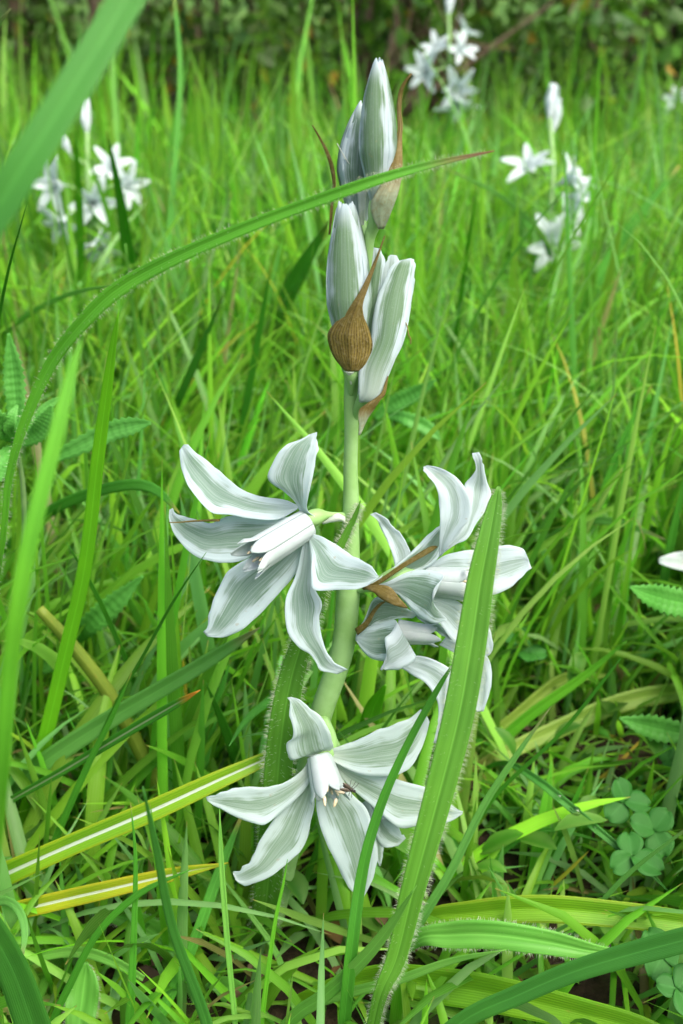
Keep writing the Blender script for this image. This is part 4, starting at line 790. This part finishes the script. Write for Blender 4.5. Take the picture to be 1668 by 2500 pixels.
# ------------------------------------------------------------------ shrubs behind the meadow
def shrub(label, cx, cy, rx, ry, h, nleaf, seed, hue, group=None):
    r = np.random.default_rng(seed); r0 = np.array([cx, cy, 0.])
    t = thing('shrub', r0, label, 'shrub', group)
    tv, tf = [], []
    for k in range(16):
        a = r.uniform(0, 6.28); rr = r.uniform(.1, 1)
        p0 = r0 + [r.normal(0, rx * .25), r.normal(0, ry * .25), -.01]; p3 = r0 + [math.cos(a) * rx * rr, math.sin(a) * ry * rr, h * r.uniform(.25, .95)]
        p1 = p0 * .6 + p3 * .4 + r.normal(0, .05, 3) + [0, 0, .08]; pts = cr(np.array([p0, p1, p3]), 9)
        v, f = tube(pts, np.linspace(r.uniform(.005, .011), .0018, 9), 6); o = len(tv); tv += v; tf += [[i + o for i in q] for q in f]
        for b in range(5):
            s = pts[r.integers(3, 9)]; e = s + r.normal(0, .09, 3) + [0, 0, .02]
            v, f = tube([s, (s + e) / 2 + r.normal(0, .01, 3), e], [.0026, .002, .001], 5); o = len(tv); tv += v; tf += [[i + o for i in q] for q in f]
    mesh_obj('branches', tv, tf, M['twig'], t, r0)
    # leaves: oval, folded, in clumps
    nc = 70; cen = np.c_[r.normal(0, .55, nc) * rx, r.normal(0, .5, nc) * ry, r.uniform(.02, 1, nc) ** .9 * h]
    ci = r.integers(0, nc, nleaf); c = r0 + cen[ci] + r.normal(0, .05, (nleaf, 3)); c[:, 2] = np.abs(c[:, 2]) + .01
    L = r.uniform(.014, .034, nleaf); dr = r.normal(0, 1, (nleaf, 3)); dr[:, 2] -= .3; dr[:, 1] -= .3; dr /= np.linalg.norm(dr, axis=1, keepdims=True)
    nv = np.cross(dr, r.normal(0, 1, (nleaf, 3))); nv /= np.linalg.norm(nv, axis=1, keepdims=True); up = np.cross(nv, dr)
    V = np.zeros((nleaf, 8, 3)); prof = [(0, 0), (.3, .28), (.65, .26), (1, 0)]
    for i, (s, w) in enumerate(prof):
        m_ = c + dr * (L * s)[:, None] - up * (L * .15 * s * s)[:, None]
        if i in (0, 3): V[:, i] = m_
        else:
            V[:, 2 + 2 * i] = m_ + nv * (L * w)[:, None] + up * (L * w * .4)[:, None]; V[:, 3 + 2 * i] = m_ - nv * (L * w)[:, None] + up * (L * w * .4)[:, None]
            V[:, i] = m_
    b = (np.arange(nleaf) * 8)[:, None]
    tri = np.array([[0, 1, 4], [0, 5, 1], [3, 6, 2], [3, 2, 7]]); quad = np.array([[1, 2, 6, 4], [5, 7, 2, 1]])
    faces = (b[:, :, None] + tri[None]).reshape(-1, 3).tolist() + (b[:, :, None] + quad[None]).reshape(-1, 4).tolist()
    base = np.array(hue); tint = base * np.exp(r.normal(0, .3, (nc, 1)))[ci] * np.exp(r.normal(0, .2, (nleaf, 3)) * [1, .6, 1])
    odd = r.random(nleaf) < .05; tint[odd] = np.array([.42, .24, .03]) * r.uniform(.6, 1.2, (odd.sum(), 1))
    uv = np.tile(np.array([[.5, .3], [.5, .5], [.5, .7], [.5, .9], [0, .5], [1, .5], [0, .7], [1, .7]]), (nleaf, 1))
    o = mesh_obj('foliage', V.reshape(-1, 3), faces, M['hedge'], t, r0, uv, np.repeat(tint, 8, 0)); o['kind'] = 'stuff'
shrub('dark shrub with bare twigs behind the tall left grass', -.55, 1.8, .42, .22, .75, 6000, 1, (.035, .085, .018), )
shrub('leafy shrub with yellowing leaves behind the bud spike', .08, 1.8, .36, .22, .8, 6500, 2, (.06, .15, .02))
shrub('low tangled shrub with grey twigs behind the far flower spike', .62, 1.9, .42, .24, .7, 6000, 3, (.045, .115, .03))
shrub('deep green shrub beyond the right end of the grass', 1.25, 1.85, .42, .3, .85, 5600, 4, (.05, .13, .022))
shrub('dense shrub closing the gap behind the dark shrub', -.15, 2.5, .6, .25, 1.1, 6000, 5, (.03, .08, .018))
shrub('dense tall shrub farthest behind the tangled shrub', .8, 2.6, .7, .25, 1.15, 6500, 6, (.035, .09, .02))
shrub('dense shrub past the left end of the grass', -1.3, 2.1, .5, .3, .9, 5600, 7, (.035, .09, .02))

# ------------------------------------------------------------------ meadow grass (uncountable)
KEEP = [(800, 130, 1010, 1090, .30), (410, 1040, 925, 1660, .30), (880, 1090, 1310, 1830, .31), (490, 1690, 1150, 2200, .305), (780, 1000, 930, 1760, .31),
        (0, 1650, 700, 2260, .275), (1000, 2180, 1668, 2400, .27), (0, 700, 330, 1900, .315), (1180, 1600, 1668, 1830, .37), (1230, 1840, 1668, 2180, .318), (1520, 1390, 1668, 1480, .37), (1580, 1240, 1668, 1400, .43),
        (0, 800, 380, 1120, .335), (170, 1390, 370, 1570, .37), (80, 1470, 380, 1900, .326), (0, 1520, 640, 1960, .31), (1220, 1690, 1668, 1800, .40)]
KEEP2 = [(80, 230, 345, 640, .75), (940, 0, 1090, 260, 1.05), (1175, 205, 1350, 640, .77)]
SOIL = [(1285, 1425, 50), (1210, 2010, 45), (1340, 1990, 28), (1480, 2410, 40)]
def grass_block(xs, ys, length, width, lean, curve, heading, r, keepfilter=True, seg=6):
    n = len(xs); S_ = seg + 1
    v = np.linspace(0, 1, S_)
    hx, hy = np.cos(heading), np.sin(heading)
    ang0 = lean; P3 = np.zeros((n, S_, 3)); P3[:, 0] = np.c_[xs, ys, ghash(xs, ys) - .003]
    tg = np.zeros((n, S_, 3))
    for i in range(S_):
        a = np.minimum(ang0 + curve * v[i] ** 1.3, 2.6); tg[:, i] = np.c_[np.sin(a) * hx, np.sin(a) * hy, np.cos(a)]
        if i: P3[:, i] = P3[:, i - 1] + tg[:, i] * (length / seg)[:, None]
    P3[:, 1:, 2] = np.maximum(P3[:, 1:, 2], .003)
    side = np.c_[-hy, hx, np.zeros(n)]; tw = r.normal(0, .7, n)
    wprof = np.interp(v, [0, .15, .55, .8, 1], [.55, .9, 1, .68, .03])
    keep = np.ones(n, bool)
    if keepfilter:
        px, py, d = project(P3.reshape(-1, 3)); px, py, d = px.reshape(n, S_), py.reshape(n, S_), d.reshape(n, S_)
        infr = (d > 0) & (px > -60) & (px < W + 60) & (py > -60) & (py < H + 60)
        keep &= ~((d < .235) & infr).any(1)
        for i in range(S_ - 1):       # also test the middle of each piece
            for fr in (0., .5):
                x_, y_, d_ = [q[:, i] * (1 - fr) + q[:, i + 1] * fr for q in (px, py, d)]
                for (x0, y0, x1, y1, dm) in KEEP: keep &= ~((x_ > x0) & (x_ < x1) & (y_ > y0) & (y_ < y1) & (d_ < dm) & (d_ > 0))
                for (x0, y0, x1, y1, dm) in KEEP2: keep &= ~((x_ > x0) & (x_ < x1) & (y_ > y0) & (y_ < y1) & (d_ < dm) & (d_ > 0) & (np.arange(n) % 9 > 0))
        for (sx, sy, sr) in SOIL:
            q = ((px - sx) ** 2 + ((py - sy) * 1.4) ** 2 < sr * sr) & (np.arange(n) % 12 > 0)[:, None]; keep &= ~q.any(1)
    out = []
    nrm = np.cross(side[:, None, :], tg)
    for t in (-1, 0, 1):
        tws = tw[:, None] * v[None]
        sd_ = side[:, None, :] * np.cos(tws)[..., None] + nrm * np.sin(tws)[..., None]
        nr_ = -side[:, None, :] * np.sin(tws)[..., None] + nrm * np.cos(tws)[..., None]
        hw = (width[:, None] / 2 * wprof[None])[..., None]
        out.append(P3 + sd_ * hw * t + nr_ * hw * (.4 if t else -.1))
    G = np.stack(out, 2)[keep]                       # n, S, 3, 3
    return G, keep
def palette(n, r, far=False):
    base = np.array([(.20, .47, .025), (.145, .43, .022), (.095, .35, .02), (.06, .26, .025), (.28, .53, .09), (.50, .42, .05), (.40, .34, .15), (.19, .44, .13), (.045, .20, .02)])
    p = np.array([.24, .26, .17, .08, .10, .004, .007, .14, .06]); c = base[r.choice(9, n, p=p / p.sum())]
    return c * np.exp(r.normal(-.03, .30, (n, 1))) * np.exp(r.normal(0, .07, (n, 3)))
def make_grass():
    r = np.random.default_rng(3); Gs, Ts = [], []
    def add(n, xr, yr, lr, wr, lean_s, curve_r, tall=None, seg=6, filt=True, clump=True, bias=None, straw=0):
        x = r.uniform(*xr, n); y = r.uniform(*yr, n)
        if clump:
            nc = max(8, n // 14); cx, cy = r.uniform(*xr, nc), r.uniform(*yr, nc); k = r.integers(0, nc, n); w = r.random(n) < .65
            x = np.where(w, cx[k] + r.normal(0, .011, n), x); y = np.where(w, cy[k] + r.normal(0, .011, n), y)
        L = r.uniform(*lr, n) * np.exp(r.normal(0, .15, n))
        if tall is not None: L = L * tall(x, y)
        wd_ = np.minimum(r.uniform(*wr, n) * np.exp(r.normal(0, .22, n)), wr[1] * 1.15); head = r.uniform(0, 6.283, n)
        if bias is not None: head = np.where(r.random(n) < .4, bias + r.normal(0, .5, n), head)
        lean = np.abs(r.normal(0, lean_s, n)); cu = r.uniform(*curve_r, n) * (r.random(n) < .8)
        G, k = grass_block(x, y, L, wd_, lean, cu, head, r, filt, seg); Gs.append((G, seg)); pc = palette(n, r); dry = r.random(n) < straw; pc[dry] = np.array([.30, .22, .09]) * r.uniform(.5, 1.2, (dry.sum(), 1)); Ts.append(pc[k])
    tall_l = lambda x, y: np.where(x < .1, 1.0, .9) * np.interp(y, [.7, .95, 1.2, 1.6], [1, .76, .46, .24]) * np.where((x > .2) & (y > 1.0), 1.4, 1) * np.where(y > .9, .95 + .45 * np.sin(x * 9 + 1.0) * np.sin(x * 23 + y * 6), 1)
    add(7500, (-.36, .36), (.20, .62), (.06, .13), (.0018, .0046), .35, (.1, 1.3), seg=8, bias=.3)
    add(5600, (-.55, .55), (.55, 1.0), (.075, .15), (.0026, .006), .28, (.1, 1.2), tall_l, seg=7)
    add(850, (-.62, .02), (.55, 1.35), (.09, .175), (.0035, .007), .14, (0, .5), seg=6)
    add(350, (0, .9), (.7, 1.5), (.10, .17), (.0025, .005), .25, (.2, 1.2), seg=6)
    add(8000, (-.95, .95), (.95, 1.62), (.075, .155), (.003, .0065), .25, (.1, 1.1), tall_l, seg=5)
    add(20000, (-.45, .45), (.18, .8), (.025, .065), (.0014, .0034), .6, (.2, 1.6), seg=4, straw=.05)
    add(8000, (-.8, .8), (.7, 1.6), (.03, .07), (.0018, .004), .5, (.2, 1.4), seg=4)
    add(5000, (-.5, .5), (-.45, .22), (.03, .07), (.0018, .0036), .5, (.2, 1.3), seg=5)
    for sx in (-1, 1): add(7000, tuple(sorted((sx * .4, sx * 1.9))), (-.4, 1.7), (.05, .13), (.002, .0045), .35, (.1, 1.2), seg=5)
    add(3500, (-1.9, 1.9), (1.6, 2.9), (.06, .16), (.0025, .005), .3, (.1, 1.0), seg=4)
    # long thin arching blades crossing the others, and a short mat close to the soil
    add(2200, (-.45, .45), (.42, .85), (.11, .20), (.0012, .0026), .55, (.3, 1.5), seg=9)
    add(1900, (-.8, .8), (.8, 1.12), (.09, .16), (.0016, .0032), .6, (.3, 1.5), seg=8)
    add(9000, (-.36, .36), (.24, .62), (.014, .032), (.0012, .0028), .7, (.2, 1.5), seg=4, filt=False, straw=.06)
    V, Fq, UVs, T = [], [], [], []; off = 0
    for (G, seg), tint in zip(Gs, Ts):
        n, S_ = G.shape[:2]; V.append(G.reshape(-1, 3))
        idx = (np.arange(n * S_ * 3) + off).reshape(n, S_, 3); off += n * S_ * 3
        Fq.append(np.stack([idx[:, :-1, :-1], idx[:, :-1, 1:], idx[:, 1:, 1:], idx[:, 1:, :-1]], -1).reshape(-1, 4))
        uv = np.zeros((n, S_, 3, 2)); uv[..., 0] = [0, .5, 1]; uv[..., 1] = np.linspace(0, 1, S_)[None, :, None]; UVs.append(uv.reshape(-1, 2))
        T.append(np.repeat(tint, S_ * 3, 0))
    V, Fq, UVs, T = [np.concatenate(q) for q in (V, Fq, UVs, T)]
    me = bpy.data.meshes.new('meadow_grass'); me.vertices.add(len(V)); me.vertices.foreach_set('co', V.astype(np.float32).ravel())
    me.loops.add(Fq.size); me.loops.foreach_set('vertex_index', Fq.astype(np.int32).ravel())
    me.polygons.add(len(Fq)); me.polygons.foreach_set('loop_start', np.arange(0, Fq.size, 4, dtype=np.int32))
    me.polygons.foreach_set('use_smooth', np.ones(len(Fq), bool))
    me.update(calc_edges=True)
    ul = me.uv_layers.new(name='UVMap'); ul.data.foreach_set('uv', UVs[Fq.ravel()].astype(np.float32).ravel())
    ca = me.color_attributes.new('tint', 'FLOAT_COLOR', 'POINT'); ca.data.foreach_set('color', np.c_[T, np.ones(len(T))].astype(np.float32).ravel())
    me.materials.append(M['grass']); me.validate()
    o = bpy.data.objects.new('grass', me); COL.objects.link(o)
    tag(o, 'dense bright green meadow grass around and behind the flowers', 'grass', None, 'stuff')
make_grass()

# ------------------------------------------------------------------ low leafy ground cover and dead leaves
def scatter(name, label, cat, n, xr, yr, zr, size, mat, cols, seed, flat=.5, asp=.35, filt=False):
    r = np.random.default_rng(seed); c = np.c_[r.uniform(*xr, n), r.uniform(*yr, n), r.uniform(*zr, n)]; c[:, 2] += ghash(c[:, 0], c[:, 1]) + .003
    if filt:                                   # nothing right before the lens or over the flowers
        px, py, d = project(c); c = c[~((d < .30) & (px > 0) & (px < W) & (py < H))]; n = len(c)
    L = r.uniform(*size, n); a = r.uniform(0, 6.28, n); e = r.normal(0, flat, n); cu = r.uniform(.1, .5, n); fo_ = r.uniform(.1, .5, n)
    dr = np.c_[np.cos(a) * np.cos(e), np.sin(a) * np.cos(e), np.sin(e)]; sd_ = np.c_[-np.sin(a), np.cos(a), r.normal(0, .3, n)]; up = np.cross(dr, sd_)
    ws = np.array([.06, .55, .92, 1.0, .88, .55, .05]); vs_ = np.array([0, .14, .32, .5, .7, .88, 1.0]); S_ = 7
    V = np.zeros((n, S_, 3, 3)); asp_ = asp * r.uniform(.65, 1.25, n)
    for k in range(S_):
        for q, t in enumerate((-1, 0, 1)):
            V[:, k, q] = c + dr * (L * vs_[k])[:, None] + sd_ * (L * asp_ * ws[k] * t)[:, None] + up * (L * (fo_ * asp_ * ws[k] * abs(t) + cu * (vs_[k] - vs_[k] ** 2 * 1.6)))[:, None]
    V[..., 2] = np.maximum(V[..., 2], -.002)
    idx = np.arange(n * S_ * 3).reshape(n, S_, 3)
    q = np.stack([idx[:, :-1, :-1], idx[:, :-1, 1:], idx[:, 1:, 1:], idx[:, 1:, :-1]], -1).reshape(-1, 4)
    col = np.array(cols)[r.integers(0, len(cols), n)] * np.exp(r.normal(0, .25, (n, 1)))
    uv = np.zeros((n, S_, 3, 2)); uv[..., 0] = [0.02, .5, .98]; uv[..., 1] = (.2 + .7 * vs_)[None, :, None]
    o = mesh_obj(name, V.reshape(-1, 3), q, M[mat], None, None, uv.reshape(-1, 2), np.repeat(col, S_ * 3, 0)); tag(o, label, cat, None, 'stuff')
scatter('ground_cover', 'small round leaves of low ground cover between the grass', 'ground cover', 7000, (-.9, .9), (.18, 1.5), (.002, .03), (.007, .016), 'cover', [(.07, .24, .02), (.10, .30, .03), (.14, .36, .05), (.05, .18, .02)], 21, .5, .27, True)
scatter('leaf_litter', 'brown dead leaf scraps on the soil under the grass', 'dead leaves', 9000, (-1.2, 1.2), (.2, 2.4), (0, .004), (.004, .012), 'litter', [(.045, .026, .014), (.07, .042, .02), (.11, .07, .032), (.035, .02, .012), (.14, .07, .02)], 22, .15, .3)
